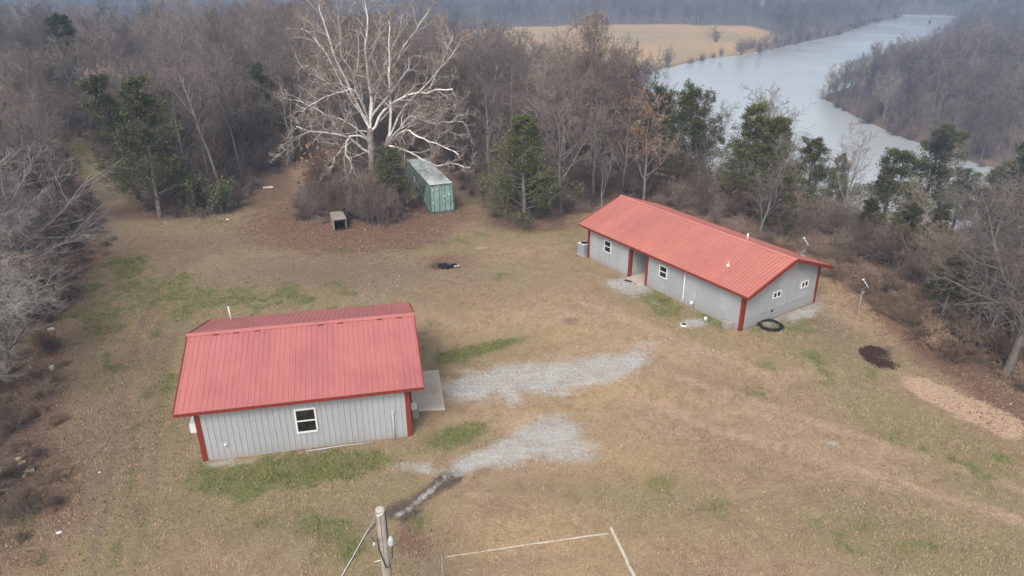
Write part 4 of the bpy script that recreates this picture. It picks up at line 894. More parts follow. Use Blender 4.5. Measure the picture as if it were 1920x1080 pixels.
# shrubs: many stems from one base
def shrub(kind, seed, h, stems, mats, wid=.5, n2=7, n3=4, n4=3, rt=.012, arch=0.0, lf=None, lfmat=None):
    g = np.random.default_rng(seed); K = 6; q = g.uniform(0, 6.28, stems); b = g.normal(0, .25*wid*h/2, (stems, 2)); out = g.uniform(.1, 1, stems)*wid
    P = np.zeros((stems, K, 3)); d = np.stack([np.cos(q)*out, np.sin(q)*out, np.ones(stems)], 1); d = unit(d); P[:, 0, :2] = b; P[:, 0, 2] = -.1
    ln = h*g.uniform(.6, 1.1, stems)
    for k in range(1, K): d = unit(d+g.normal(0, .16, (stems, 3))+np.array([0, 0, -arch*k/K])); P[:, k] = P[:, k-1]+d*(ln/(K-1))[:, None]
    R = np.full((stems, 1), .022*h/2.5)*np.linspace(1, .35, K)[None]
    P2, R2_ = grow(g, P, R, n2, .2, 1, .45, .8, .22, .02-arch*.3, 4, .6, minr=rt); P3, R3 = grow(g, P2, R2_, n3, .1, 1, .6, .8, .25, 0, 3, .7, minr=rt*.9)
    P4, R4 = grow(g, P3, R3, n4, .1, 1, .65, .8, .2, 0, 2, .7, minr=rt*.8)
    e = reg(kind, tubes(P, R, 4), merge([tubes(P2, R2_, 3), tubes(P3, R3, 3), tubes(P4, R4, 3)]), mats)
    if lf:
        tp = P4[:, -1]; tp = tp[g.random(len(tp)) < lf[0]]; V, F = leaves(g, tp, lf[1], lf[2], .1); e[3] = fast_mesh('leaves', V, [F], [lfmat])
for s_ in range(4): shrub('brush', 500+s_, 2.6+.4*s_, 16, (M['bark'], M['brush_twig']))
for s_ in range(3): shrub('bramble', 520+s_, 1.5, 22, (M['brush_twig'], M['brush_twig']), wid=.9, arch=.35)
shrub('tanbush', 540, 1.2, 26, (M['tan_twig'], M['tan_twig']), wid=.6, arch=.3); shrub('tanbush', 541, 1.0, 26, (M['tan_twig'], M['tan_twig']), wid=.9, arch=.4)
shrub('rustbush', 550, 2.4, 12, (M['bark'], M['brush_twig']), lf=(.35, .11, 2), lfmat=M['rust_leaf'])
shrub('greenbush', 560, 1.9, 14, (M['bark'], M['brush_twig']), lf=(.32, .08, 3), lfmat=M['holly'])
# far, light trees
for s_ in range(4):
    g = np.random.default_rng(600+s_); P0, R0 = trunk_path(g, 13, (0, 0), .2, 5, .22); P1, R1 = grow(g, P0, R0, 13, .22, 1, .5, .75, .15, .08, 4, .5)
    P2, R2_ = grow(g, P1, R1, 8, .15, 1, .5, .75, .2, .03, 3, .6, minr=.04); P3, R3 = grow(g, P2, R2_, 6, .1, 1, .6, .8, .2, .02, 2, .7, minr=.032)
    reg('fartree', tubes(P0, R0, 5), merge([tubes(P1, R1, 3), tubes(P2, R2_, 3), tubes(P3, R3, 3)]), (M['bark'], M['far_twig']))
def conifer(kind, seed, h, wid, fol, t0=.1, n1=46, dens=4, tiers=0.0, size=.13, shape=1.0):
    g = np.random.default_rng(seed); P0, R0 = trunk_path(g, h, g.normal(0, .02, 2), .05, 9, .13); tr = [tubes(P0, R0, 7)]
    fn = lambda t: (wid/h*1.15)*((1-t)**shape*.95+.10)*(1-tiers*.6*(np.sin(t*34) > 0))*g.choice([.75, 1.0, 1.0, 1.2], t.shape)
    P1, R1 = grow(g, P0, R0, n1, t0, .98, 1.0, 1.15, .10, .045, 6, .35, fn, jit=.3); tr.append(tubes(P1, R1, 4))
    P2, R2_ = grow(g, P1, R1, 8, .25, 1, .42, .8, .15, .03, 3, .5, minr=.012); P3, R3 = grow(g, P2, R2_, 5, .2, 1, .6, .8, .15, .02, 3, .6, minr=.008)
    tw = merge([tubes(P2, R2_, 3)]); pts = np.concatenate([P3[:, 1], P3[:, 2], P2[:, 1], P2[:, 2]])
    c = np.repeat(pts, dens, 0)+g.normal(0, .09, (len(pts)*dens, 3)); m_ = len(c); out = unit(c-np.array([0, 0, 0])-np.stack([np.zeros(m_), np.zeros(m_), c[:, 2]*.9], 1))
    a = unit(out*.8+g.normal(0, .55, (m_, 3))+np.array([0, 0, .25])); b = unit(np.cross(a, g.normal(0, 1, (m_, 3)))); s = size*g.uniform(.6, 1.5, (m_, 1))
    V = np.stack([c-b*s*.28, c+b*s*.28, c+a*s*1.5], 1).reshape(-1, 3)
    e = reg(kind, merge(tr), tw, (M['bark'], M['brush_twig'])); me = fast_mesh('foliage', V, [np.arange(m_*3).reshape(m_, 3)], [fol]); e[3] = me
conifer('cedar', 700, 8, 1.9, M['cedar'], t0=.02, n1=60, dens=6, size=.07, shape=.9); conifer('cedar', 701, 8, 2.3, M['cedar'], t0=.12, n1=52, dens=6, shape=.75, size=.07, tiers=.35); conifer('cedar', 702, 8, 1.9, M['cedar'], t0=.25, n1=38, dens=5, shape=.7, tiers=.25, size=.07)
conifer('olivecedar', 710, 8, 2.4, M['olive'], t0=.25, n1=34, tiers=.8, dens=7, size=.08); conifer('olivecedar', 711, 8, 2.2, M['olive'], t0=.12, n1=44, dens=7, size=.08)
conifer('holly', 720, 7, 2.3, M['cedar'], t0=.2, n1=34, shape=.5, dens=7, size=.085)
print('variants done', {k: [(len(e[0].polygons)+len(e[1].polygons)+(len(e[3].polygons) if e[3] else 0)) for e in v] for k, v in VARS.items()})

def plant(kind, i, x, y, scale, rz, name, label, cat, group=None, z=None, lean=(0, 0), sz=1.0):
    e = VARS[kind][i % len(VARS[kind])]
    if z is None: z = float(terrain(np.array([x]), np.array([y]))[0])
    o = thing(name, label, cat, (x, y, z), rz, group, scale); o.scale = (scale, scale, scale*sz); o.rotation_euler = (lean[0], lean[1], rz)
    link('trunk', e[0], o); c = link('crown', e[1], o)
    if e[3]: link('foliage' if 'foliage' in e[3].name else 'leaves', e[3], o)
    return o
HERO = []
def plant_px(kind, i, bx, by, top, name, label, cat, group=None, z=0.0, rz=0.0, natural=None, lean=(0, 0), wide=1.0, over=1.0):
    """base at pixel (bx,by) on ground level z, top reaching the pixel row top"""
    p = at(bx, by, z)
    for _ in range(4):
        z = float(terrain(np.array([p[0]]), np.array([p[1]]))[0]); q = at(bx, by, z); p = (p+q)/2
    d = ray(bx, top); zt = CAM_H+d[2]*(p[1]/d[1]); hh = zt-z
    nat = VARS[kind][i % len(VARS[kind])][0]; mz = max(v.co.z for v in nat.vertices)
    s = hh/mz*over
    if kind in ('cedar', 'olivecedar', 'holly', 'pale') and p[1] < 80 and bx > 900 or bx == 300: HERO.append((bx, (28 if kind != 'pale' else 16)*wide, math.hypot(p[0], p[1]), top, by))
    return plant(kind, i, p[0], p[1], s*wide, rz, name, label, cat, group, z, lean, 1/wide)

# -- evergreen trees that stand out
plant_px('cedar', 0, 147, 215, 27, 'cedar_tree', 'lone dark green cedar rising above the bare woods at the upper left', 'tree', wide=1.3, rz=1)
plant_px('cedar', 1, 300, 408, 150, 'cedar_tree', 'large dark green cedar with bare leaning trunk at the edge of the left woods', 'tree', rz=2, wide=1.1)
plant_px('cedar', 2, 262, 372, 135, 'cedar_tree', 'cedar leaning left behind the large dark cedar at the left wood edge', 'tree', rz=.5, lean=(0, -.12))
plant_px('cedar', 2, 345, 330, 170, 'cedar_tree', 'dull green cedar right behind the large dark cedar in the left woods', 'tree', rz=4.0, wide=.9)
plant_px('greenbush', 0, 358, 400, 330, 'green_bush', 'low bright green bush right of the large dark cedar', 'bush', rz=1, wide=.65)
plant_px('greenbush', 0, 418, 400, 340, 'green_bush', 'thin yellow-green bush between the low green bush and the leaf path', 'bush', rz=3, wide=.7)
plant_px('cedar', 2, 500, 290, 118, 'evergreen_tree', 'dull green tree half hidden in bare woods left of the white-limbed tree', 'tree', rz=2)
plant_px('cedar', 0, 985, 418, 218, 'cedar_tree', 'bushy cedar tangled with bare vines between container and longer building', 'tree', rz=3.1, wide=1.45)
plant_px('cedar', 2, 735, 402, 278, 'cedar_tree', 'dark cedar growing at the foot of the white-limbed tree beside the container', 'tree', rz=3.6, wide=1.7)
plant_px('cedar', 1, 1392, 395, 200, 'cedar_tree', 'tallest dark green cedar behind the right half of the longer roof', 'tree', rz=1.5, wide=1.35)
plant_px('cedar', 0, 1440, 400, 222, 'cedar_tree', 'dark cedar just right of the tallest one behind the longer roof', 'tree', rz=2.5, wide=1.3)
plant_px('cedar', 1, 1510, 405, 262, 'cedar_tree', 'rounded dark cedar standing before the river, right of the cedar pair', 'tree', rz=3.5, wide=1.3)
plant_px('olivecedar', 1, 1562, 400, 292, 'cedar_tree', 'small pointed olive cedar between the rounded dark cedar and pale bare tree', 'tree', rz=.4, wide=.8)
plant_px('cedar', 1, 1650, 440, 283, 'cedar_tree', 'broad dark cedar standing in front of the river bend at the right', 'tree', rz=5.5, wide=1.35)
plant_px('olivecedar', 0, 1722, 420, 233, 'cedar_tree', 'tall airy olive cedar with layered boughs before the river bend', 'tree', rz=1.2, wide=1.35)
plant_px('cedar', 2, 1780, 430, 318, 'cedar_tree', 'lower green cedar right of the tall airy olive cedar', 'tree', rz=2.2, wide=1.5)
plant_px('olivecedar', 1, 1895, 440, 252, 'cedar_tree', 'olive green cedar at the right edge of the picture above the grey tree', 'tree', rz=2.9, wide=1.35)
plant_px('olivecedar', 0, 1838, 430, 312, 'cedar_tree', 'small olive cedar between the green cedar and the one at the right edge', 'tree', rz=.9, wide=1.3)
plant_px('cedar', 0, 1612, 470, 372, 'cedar_bush', 'small bluish green cedar below the pointed olive one', 'tree', rz=.2, wide=1.4)
plant_px('cedar', 1, 1690, 500, 385, 'cedar_tree', 'dark cedar low on the bluff under the tall airy olive cedar', 'tree', rz=4.1, wide=1.4)
plant_px('olivecedar', 1, 1745, 490, 395, 'cedar_tree', 'olive cedar half hidden below the lower green cedar', 'tree', rz=2.1, wide=1.4)
plant_px('olivecedar', 0, 1865, 470, 345, 'cedar_tree', 'olive cedar behind the large grey tree near the right edge', 'tree', rz=1.1, wide=1.3)
plant_px('cedar', 1, 1460, 440, 330, 'cedar_tree', 'short dark cedar between the cedar pair and the pale many-stemmed tree', 'tree', rz=5.1, wide=1.2)
plant_px('olivecedar', 0, 1765, 600, 470, 'cedar_tree', 'low spreading olive cedar at the wood edge right of the pole dish', 'tree', rz=.9, wide=1.5)
plant_px('holly', 0, 1285, 345, 165, 'evergreen_tree', 'green crowned tree wrapped in bare vines behind the longer roof', 'tree', rz=1.9)
plant_px('holly', 0, 1225, 330, 165, 'evergreen_tree', 'green tree mixed with rust leaves left of the green crowned tree behind the roof', 'tree', rz=4.2, wide=.8)
# -- rust leaved
plant_px('rust', 0, 1205, 385, 175, 'oak_tree', 'oak keeping rust brown leaves behind the left end of the longer roof', 'tree', rz=.5)
plant_px('rust', 1, 1165, 365, 150, 'oak_tree', 'oak with sparse brown leaves just left of the rustiest one', 'tree', rz=2.5, wide=.8)
plant_px('rustbush', 0, 612, 372, 285, 'rust_shrub', 'shrub with orange-brown leaves at the left side of the white-limbed tree', 'shrub', rz=.5)
plant_px('rustbush', 0, 1395, 400, 350, 'rust_shrub', 'low shrub with rusty leaves behind the middle of the longer roof', 'shrub', rz=2.5)
# -- tall ones on the bluff
plant_px('tipleaf', 0, 1135, 330, 12, 'tall_tree', 'tallest tree with brown leaves at its tips standing before the tan field', 'tree', rz=.3, wide=.85)
plant_px('spread', 0, 1065, 330, 75, 'dark_tree', 'dark crooked bare tree just left of the tallest one', 'tree', rz=1.3, wide=.8)
plant_px('spread', 1, 1200, 320, 85, 'bare_tree', 'wide bare tree just right of the tallest one, its crown against the field', 'tree', rz=3.3)
plant_px('spread', 2, 1425, 370, 168, 'bare_tree', 'bare round-crowned tree rising over the dark cedars against the river', 'tree', rz=2.0)
plant_px('pale', 0, 1425, 445, 258, 'pale_tree', 'many-stemmed pale bare tree directly behind the middle of the longer roof', 'tree', rz=.7, wide=1.25)
plant_px('pale', 1, 1128, 392, 262, 'pale_tree', 'slim pale bare tree at the left end of the longer roof', 'tree', rz=1.7)
plant_px('pale', 1, 1580, 420, 235, 'pale_tree', 'pale bare tree before the river between rounded and broad cedars', 'tree', rz=2.7, wide=1.3)
plant_px('pale', 0, 1530, 400, 262, 'pale_tree', 'lower pale bare tree between the rounded dark cedar and the river', 'tree', rz=3.7, wide=1.2)
plant_px('pale', 0, 1308, 350, 190, 'pale_tree', 'fine twigged grey tree on the bluff left of the tallest dark cedar', 'tree', rz=.2)
# -- big grey trees at the sides
plant_px('browngrey', 0, 1885, 705, 318, 'grey_tree', 'large grey bare tree at the right edge in front of the cedars', 'tree', rz=3.9, wide=1.05)
plant_px('browngrey', 0, 1830, 600, 400, 'grey_tree', 'smaller grey bare tree behind the large one at the right edge', 'tree', rz=2.8, wide=1.0)
plant_px('grey', 0, -75, 640, 250, 'grey_tree', 'large pale grey bare tree sweeping in from the left edge, upper one', 'tree', rz=2.0, wide=1.35)
plant_px('grey', 1, -60, 830, 470, 'grey_tree', 'grey bare tree reaching in at the middle of the left edge', 'tree', rz=4.4, wide=1.0)
plant_px('grey', 0, 30, 480, 300, 'grey_tree', 'grey bare tree at the left woods behind the sweeping one', 'tree', rz=5.1, wide=1.2)
plant_px('grey', 1, -130, 1010, 760, 'grey_tree', 'grey twiggy tree at the lower left corner', 'tree', rz=1.1, wide=1.0)

plant_px('grey', 1, -10, 575, 235, 'grey_tree', 'pale grey bare tree at the left edge just behind the sweeping one', 'tree', rz=0.3, wide=1.3)
plant_px('grey', 0, 20, 700, 420, 'grey_tree', 'pale grey bare tree hanging over brown leaves halfway down the left edge', 'tree', rz=3.3, wide=1.0)
# -- the white-limbed sycamore, limbs laid out one by one
def sycamore():
    base = at(702, 372); Y0 = base[1]
    root = thing('sycamore_tree', 'large spreading sycamore with white limbs and reddish twigs beside the green container', 'tree', (base[0], base[1], 0))
    Z = lambda u, v, dy: at_y(480+u/2.25, v/2.25, Y0+dy)-np.array([base[0], base[1], 0])
    limbs = [ # (points in zoom units, depth at end, radius start)
     ([(492, 830), (490, 740), (486, 640), (480, 540)],   .2, .26, .2), ([(540, 830), (540, 740), (548, 640), (565, 570)], -.8, .21, .16),
     ([(480, 665), (430, 625), (385, 585), (300, 562), (225, 555), (170, 533)], -2.5, .16, .035), ([(225, 555), (165, 590), (120, 635), (80, 665)], -3.2, .07, .015),
     ([(478, 610), (440, 580), (385, 578), (372, 640), (382, 665), (402, 710), (370, 790), (355, 830), (300, 882)], -4, .12, .02),
     ([(385, 590), (330, 640), (310, 700), (288, 738)], -3.0, .06, .012), ([(410, 715), (400, 780), (405, 860)], -3.5, .045, .01),
     ([(480, 545), (430, 450), (400, 385), (345, 270), (320, 200), (280, 80), (265, 20)], 1.5, .17, .03), ([(478, 535), (447, 430), (412, 350), (430, 270), (428, 130)], -.6, .14, .03),
     ([(482, 530), (485, 400), (470, 300), (462, 200), (472, 90), (460, 10)], .9, .17, .03), ([(486, 530), (490, 420), (520, 330), (590, 260), (640, 170), (690, 100), (735, 40)], 2.0, .16, .03),
     ([(490, 560), (540, 480), (580, 440), (640, 405), (740, 385), (830, 375)], -1.5, .15, .03), ([(500, 548), (560, 480), (620, 450), (700, 430), (770, 440)], 1.5, .12, .02),
     ([(565, 570), (570, 450), (562, 330), (565, 200), (560, 90)], -1.2, .14, .03), ([(556, 610), (600, 550), (655, 490), (740, 520), (800, 516), (875, 515)], -2.5, .13, .02),
     ([(556, 612), (620, 630), (690, 660), (760, 697), (830, 690), (905, 708)], -3.5, .11, .02), ([(570, 590), (640, 545), (700, 580), (780, 610), (855, 652)], -1.8, .12, .02),
     ([(480, 565), (430, 560), (368, 570), (370, 520), (405, 458)], -1.2, .07, .015), ([(400, 385), (330, 350), (275, 348), (235, 290), (190, 280)], .8, .08, .015),
     ([(400, 388), (330, 402), (240, 440), (190, 470)], -.8, .07, .012), ([(515, 340), (500, 200), (530, 110), (520, 40)], 2.2, .12, .03), ([(740, 385), (775, 300), (850, 200), (870, 170)], -1, .06, .012),
     ([(484, 500), (560, 400), (640, 300), (650, 240), (725, 240)], 2.5, .13, .02), ([(480, 520), (400, 420), (300, 230), (240, 150), (190, 120)], 3.0, .12, .02), ([(485, 480), (430, 330), (370, 220), (360, 100), (340, 20)], 2.4, .13, .02),
     ([(570, 560), (640, 430), (740, 330), (800, 230), (830, 150)], 2.6, .12, .02), ([(490, 500), (540, 300), (600, 160), (620, 50)], 3.0, .12, .02), ([(480, 600), (400, 520), (300, 480), (200, 430), (130, 420)], 2.2, .1, .015),
     ([(570, 575), (680, 500), (760, 470), (850, 440)], 2.5, .1, .015), ([(475, 640), (420, 650), (350, 610), (260, 600)], 2.0, .08, .012),
     ([(650, 495), (620, 540), (600, 600), (610, 650)], -3.0, .05, .01), ([(780, 610), (800, 560), (860, 570)], -2.0, .05, .01)]
    g = np.random.default_rng(11); PK = []; RK = []
    for i, (pts, dy, ra, rb) in enumerate(limbs):
        n = len(pts); W_ = []
        src_dy = 0.0
        for k, (u, v) in enumerate(pts):
            W_.append(Z(u, v, dy*(k/(n-1))**.8))
        if i >= 2:                                    # start a side limb on the wood it leaves
            best = min((np.linalg.norm(W_[0]-q), q) for pp in PK for q in pp) if 0 else None
            allp = np.concatenate(PK); dd = np.linalg.norm(allp-W_[0], axis=1); near = allp[dd.argmin()]; sh = near-W_[0]
            if np.linalg.norm(sh) < 1.8:
                W_ = [w_+sh*(1-k/(n-1)) for k, w_ in enumerate(W_)]
        W_ = np.array(W_)
        t = np.linspace(0, n-1, 14); j = np.minimum(t.astype(int), n-2); fr = (t-j)[:, None]
        p0 = W_[np.maximum(j-1, 0)]; p1 = W_[j]; p2 = W_[j+1]; p3 = W_[np.minimum(j+2, n-1)]
        Q = .5*((2*p1)+(-p0+p2)*fr+(2*p0-5*p1+4*p2-p3)*fr**2+(-p0+3*p1-3*p2+p3)*fr**3)
        Q[1:-1] += g.normal(0, .045, (12, 3)) if i >= 2 else 0
        if i < 2: Q[0, 2] = -.3
        PK.append(Q); ra *= .9; rb = rb*1.5; RK.append(ra+(rb-ra)*np.linspace(0, 1, 14)**.8)
    P = np.array(PK); R = np.array(RK)
    v, f = tubes(P[:2], R[:2], 10); link('trunk', fast_mesh('trunk', v, [f], [M['mottled_bark']], smooth=True), root)
    for k in range(2, len(P)):
        v, f = tubes(P[k:k+1], R[k:k+1], 7); link('limb', fast_mesh('limb', v, [f], [M['white_bark']], smooth=True), root)
    P1, R1 = grow(g, P[2:], R[2:], 13, .2, 1, .33, .75, .20, .03, 8, .6, lambda t: 1.1-.5*t, minr=.03); v, f = tubes(P1, R1, 4)
    link('branches', fast_mesh('branches', v, [f], [M['white_bark']]), root)
    P2, R2_ = grow(g, P1, R1, 8, .15, 1, .48, .8, .22, .02, 5, .6, minr=.016); v, f = tubes(P2, R2_, 3); link('branches', fast_mesh('fine_branches', v, [f], [M['pale_syc']]), root)
    P3, R3 = grow(g, P2, R2_, 5, .1, 1, .55, .8, .22, 0, 4, .7, minr=.010); P4, R4 = grow(g, P3, R3, 3, .1, 1, .6, .8, .2, 0, 2, .7, minr=.009)
    v, f = merge([tubes(P3, R3, 3), tubes(P4, R4, 3)]); print('syc twigs', len(f)); link('crown', fast_mesh('crown', v, [f], [M['syc_twig']]), root)
    up_ = P4[:, -1]; up_ = up_[(up_[:, 2] > 7) & (g.random(len(up_)) < .03)]; v, f = leaves(g, up_, .13, 1, .1); link('leaves', fast_mesh('leaves', v, [f], [M['tan_leaf']]), root)
sycamore()

# -- woods: positions by dart throwing in ground coordinates
g = np.random.default_rng(21)
def darts(n, rmin, rmax, a0, a1, mind, ok):
    r = np.sqrt(g.uniform(rmin**2, rmax**2, n)); a = np.radians(g.uniform(a0, a1, n)); x = r*np.sin(a); y = r*np.cos(a)
    k = ok(x, y); x, y = x[k], y[k]; keep = []; cell = {}
    for i in range(len(x)):
        c = (int(x[i]//mind), int(y[i]//mind)); bad = False
        for dx in (-1, 0, 1):
            for dy in (-1, 0, 1):
                for j in cell.get((c[0]+dx, c[1]+dy), ()):
                    if (x[j]-x[i])**2+(y[j]-y[i])**2 < mind*mind: bad = True
        if not bad: cell.setdefault(c, []).append(i); keep.append(i)
    return x[keep], y[keep]
def in_wood(x, y, m_=1.0):
    r = np.hypot(x, y); a = np.arctan2(x, y); return (poly_sd(x, y, clear) > m_) & (r < np.interp(a, AZ, ED)+np.interp(a, AW, WW)*.98) & (poly_sd(x, y, river) > 5)
def scenic_ok(x, y, h):          # keep the sight lines to river and field as open as they are in the place
    z = terrain(x, y); u, v = to_px(x, y, z+h); lim = np.interp(u, [-200, 0, 400, 560, 860, 960, 1080, 1250, 1262, 1315, 1325, 1352, 1364, 1450, 1560, 1750, 1900, 2300], [-30, -20, -15, -15, 45, 60, 62, 75, 150, 190, 330, 330, 255, 270, 275, 300, 290, 280])
    return v > lim
HN = {'tall': 12.5, 'spread': 10, 'slim': 8.5, 'grey': 9, 'rust': 8}
SYC = at(702, 372)
tx, ty = darts(12000, 26, 175, -50, 46, 2.55, lambda x, y: in_wood(x, y, 1.6))
order = np.argsort(np.hypot(tx, ty)); tx, ty = tx[order], ty[order]
cnt = 0; rest = []; gid = {'l': 'bare trees of the left woods', 'm': 'bare trees behind the clearing', 'r': 'bare trees on the river bluff'}
for x, y in zip(tx, ty):
    x, y = float(x), float(y); u, v = to_px(x, y); az = math.degrees(math.atan2(x, y))
    kind = g.choice(['tall', 'spread', 'slim'], p=[.5, .2, .3]); i = int(g.integers(0, 5)); sc = g.uniform(.72, 1.05)
    if az > 8: kind = g.choice(['slim', 'spread', 'tall'], p=[.55, .25, .2]); sc *= .85
    if az > 8 and g.random() < .2: continue
    if az < -33 and math.hypot(x, y) < 58: continue
    if math.hypot(x-float(SYC[0]), y-float(SYC[1])) < 6.5 or (abs(x-float(SYC[0])) < 8.5 and y < float(SYC[1])+2 and y > 50 and az < -3): continue
    if any(abs(u-h_[0]) < h_[1]+14 and math.hypot(x, y) < h_[2]+1.5 and v < 640 for h_ in HERO): continue
    zz = float(terrain(np.array([x]), np.array([y]))[0]); ok = False
    if az > -24 and az < 8: sc *= 1.06
    for f_ in (1, .85, .7, .55, .42):
        if scenic_ok(np.array([x]), np.array([y]), HN[kind]*sc*f_)[0]: ok = True; break
    if not ok: continue
    sc *= f_; rz = g.uniform(0, 6.28)
    if cnt < 285 and abs(az) < 42:
        k = 'l' if az < -14 else ('m' if az < 7 else 'r')
        slim = kind == 'slim'
        lab = {'l': 'bare grey-brown tree in the thick woods left of the clearing', 'm': 'bare grey-brown tree in the woods behind container and clearing', 'r': 'bare grey-brown tree on the bluff between longer building and river'}[k]
        if slim: lab = lab.replace('bare grey-brown', 'slim bare')
        plant(kind, i, x, y, sc, rz, 'slim_tree' if slim else 'bare_tree', lab, 'tree', ('slim ' if slim else '')+gid[k], zz, (g.normal(0, .04), g.normal(0, .04))); cnt += 1
    else: rest.append((kind, i, x, y, zz-.1, sc, rz))
print('individual trees', cnt, 'rest', len(rest))

def scatter(name, pts, rot, scl, idx_, meshes, label, cat, squash=None, smooth_up=True):
    """one object that instances the given meshes on its points"""
    col = bpy.data.collections.new(name+'_kinds')
    for k, me in enumerate(meshes):
        o = bpy.data.objects.new('%s_kind_%02d' % (name, k), me); col.objects.link(o)
    me = bpy.data.meshes.new(name); pts = np.asarray(pts, np.float32); me.vertices.add(len(pts)); me.vertices.foreach_set('co', pts.ravel())
    for an, arr, ty in (('rot', rot, 'FLOAT'), ('scl', scl, 'FLOAT'), ('idx', idx_, 'INT')):
        a = me.attributes.new(an, ty, 'POINT'); a.data.foreach_set('value', np.asarray(arr, np.float32 if ty == 'FLOAT' else np.int32))
    ob = link(name, me); ng = bpy.data.node_groups.new(name, 'GeometryNodeTree')
    ng.interface.new_socket('Geometry', in_out='INPUT', socket_type='NodeSocketGeometry'); ng.interface.new_socket('Geometry', in_out='OUTPUT', socket_type='NodeSocketGeometry')
    n = ng.nodes; l = ng.links; gi = n.new('NodeGroupInput'); go = n.new('NodeGroupOutput'); iop = n.new('GeometryNodeInstanceOnPoints'); ci = n.new('GeometryNodeCollectionInfo')
    ci.inputs['Collection'].default_value = col; ci.inputs['Separate Children'].default_value = True; ci.inputs['Reset Children'].default_value = True
    def na(nm, ty): q = n.new('GeometryNodeInputNamedAttribute'); q.data_type = ty; q.inputs['Name'].default_value = nm; return [s for s in q.outputs if s.enabled][0]
    cx = n.new('ShaderNodeCombineXYZ'); l.new(na('rot', 'FLOAT'), cx.inputs[2]); er = n.new('FunctionNodeEulerToRotation'); l.new(cx.outputs[0], er.inputs[0])
    cs = n.new('ShaderNodeCombineXYZ'); s_ = na('scl', 'FLOAT')
    for k in range(3): l.new(s_, cs.inputs[k])
    l.new(gi.outputs[0], iop.inputs['Points']); l.new(ci.outputs[0], iop.inputs['Instance']); iop.inputs['Pick Instance'].default_value = True
    l.new(na('idx', 'INT'), iop.inputs['Instance Index']); l.new(er.outputs[0], iop.inputs['Rotation']); l.new(cs.outputs[0], iop.inputs['Scale']); l.new(iop.outputs[0], go.inputs[0])
    md = ob.modifiers.new('scatter', 'NODES'); md.node_group = ng; tag(ob, label, cat, None, 'stuff'); return ob
# remaining woods behind the first ranks
kinds = ['tall']*5+['spread']*3+['slim']*2; off = {'tall': 0, 'spread': 5, 'slim': 8}
scatter('woods', [(r[2], r[3], r[4]) for r in rest], [r[6] for r in rest], [r[5] for r in rest], [off[r[0]]+r[1] % {'tall': 5, 'spread': 3, 'slim': 2}[r[0]] for r in rest],
        [e[2] for k in ('tall', 'spread', 'slim') for e in VARS[k]], 'bare grey-brown woods standing behind the first ranks of trees', 'woods')
# undergrowth
bx, by = darts(36000, 22, 150, -52, 47, 1.08, lambda x, y: in_wood(x, y, .4))
rr = np.hypot(bx, by); keep = (g.random(len(bx)) < np.interp(rr, [20, 60, 90, 150], [.95, .9, .75, .5])) ; bx, by = bx[keep], by[keep]
az = np.degrees(np.arctan2(bx, by)); sc = g.uniform(.6, 1.3, len(bx))*np.clip(.5+poly_sd(bx, by, clear)*.14, .45, 1.15); sc *= np.where(az > 12, .8, 1.0); sc *= np.where((az < -33) & (np.hypot(bx, by) < 60), .55, 1.0)
ok = scenic_ok(bx, by, 2.5*sc); bx, by, sc = bx[ok], by[ok], sc[ok]
ki = g.choice(7, len(bx), p=[.16, .16, .16, .16, .12, .12, .12]); edge_ = poly_sd(bx, by, clear) < 2.2; ki = np.where(edge_ & (g.random(len(bx)) < .55), g.integers(4, 7, len(bx)), ki)
scatter('undergrowth', np.stack([bx, by, terrain(bx, by)-.05], 1), g.uniform(0, 6.28, len(bx)), sc, ki, [e[2] for k in ('brush', 'bramble') for e in VARS[k]], 'tangled mauve-brown brush under the bare trees', 'undergrowth')
print('undergrowth', len(bx))
# brush in the leaf island under the sycamore
ix, iy = darts(3000, 40, 70, -20, 0, .72, lambda x, y: (poly_sd(x, y, island) < -1.6) & (np.hypot(x+13.3, y-53.6) > 1.9) & (np.hypot(x+6, y-57) > 1.6))
u, v = to_px(ix, iy); kp = v < 425; ix, iy = ix[kp], iy[kp]
scatter('island_brush', np.stack([ix, iy, ix*0-.05], 1), g.uniform(0, 6.28, len(ix)), g.uniform(.5, 1.15, len(ix)), g.integers(0, 7, len(ix)), [e[2] for k in ('brush', 'bramble') for e in VARS[k]], 'thin bare brush growing from the leaf bed under the sycamore', 'undergrowth')
# tan dead stalks by the far end of the long building
sx, sy = darts(2500, 40, 62, 18, 40, .75, lambda x, y: (poly_sd(x, y, clear) < 2.2) & (poly_sd(x, y, clear) > -.8))
scatter('dead_stalks', np.stack([sx, sy, terrain(sx, sy)-.03], 1), g.uniform(0, 6.28, len(sx)), g.uniform(.5, 1.15, len(sx)), g.integers(0, 2, len(sx)), [e[2] for e in VARS['tanbush']], 'tan dead weeds along the bluff behind the longer building', 'weeds')
ex, ey = darts(1500, 26, 60, -50, -26, 1.0, lambda x, y: (poly_sd(x, y, clear) < 2.5) & (poly_sd(x, y, clear) > -1.2))
scatter('edge_weeds', np.stack([ex, ey, ex*0-.03], 1), g.uniform(0, 6.28, len(ex)), g.uniform(.3, .7, len(ex)), g.integers(0, 5, len(ex)), [e[2] for k in ('bramble', 'tanbush') for e in VARS[k]], 'low brown weeds fringing the left woods', 'weeds')
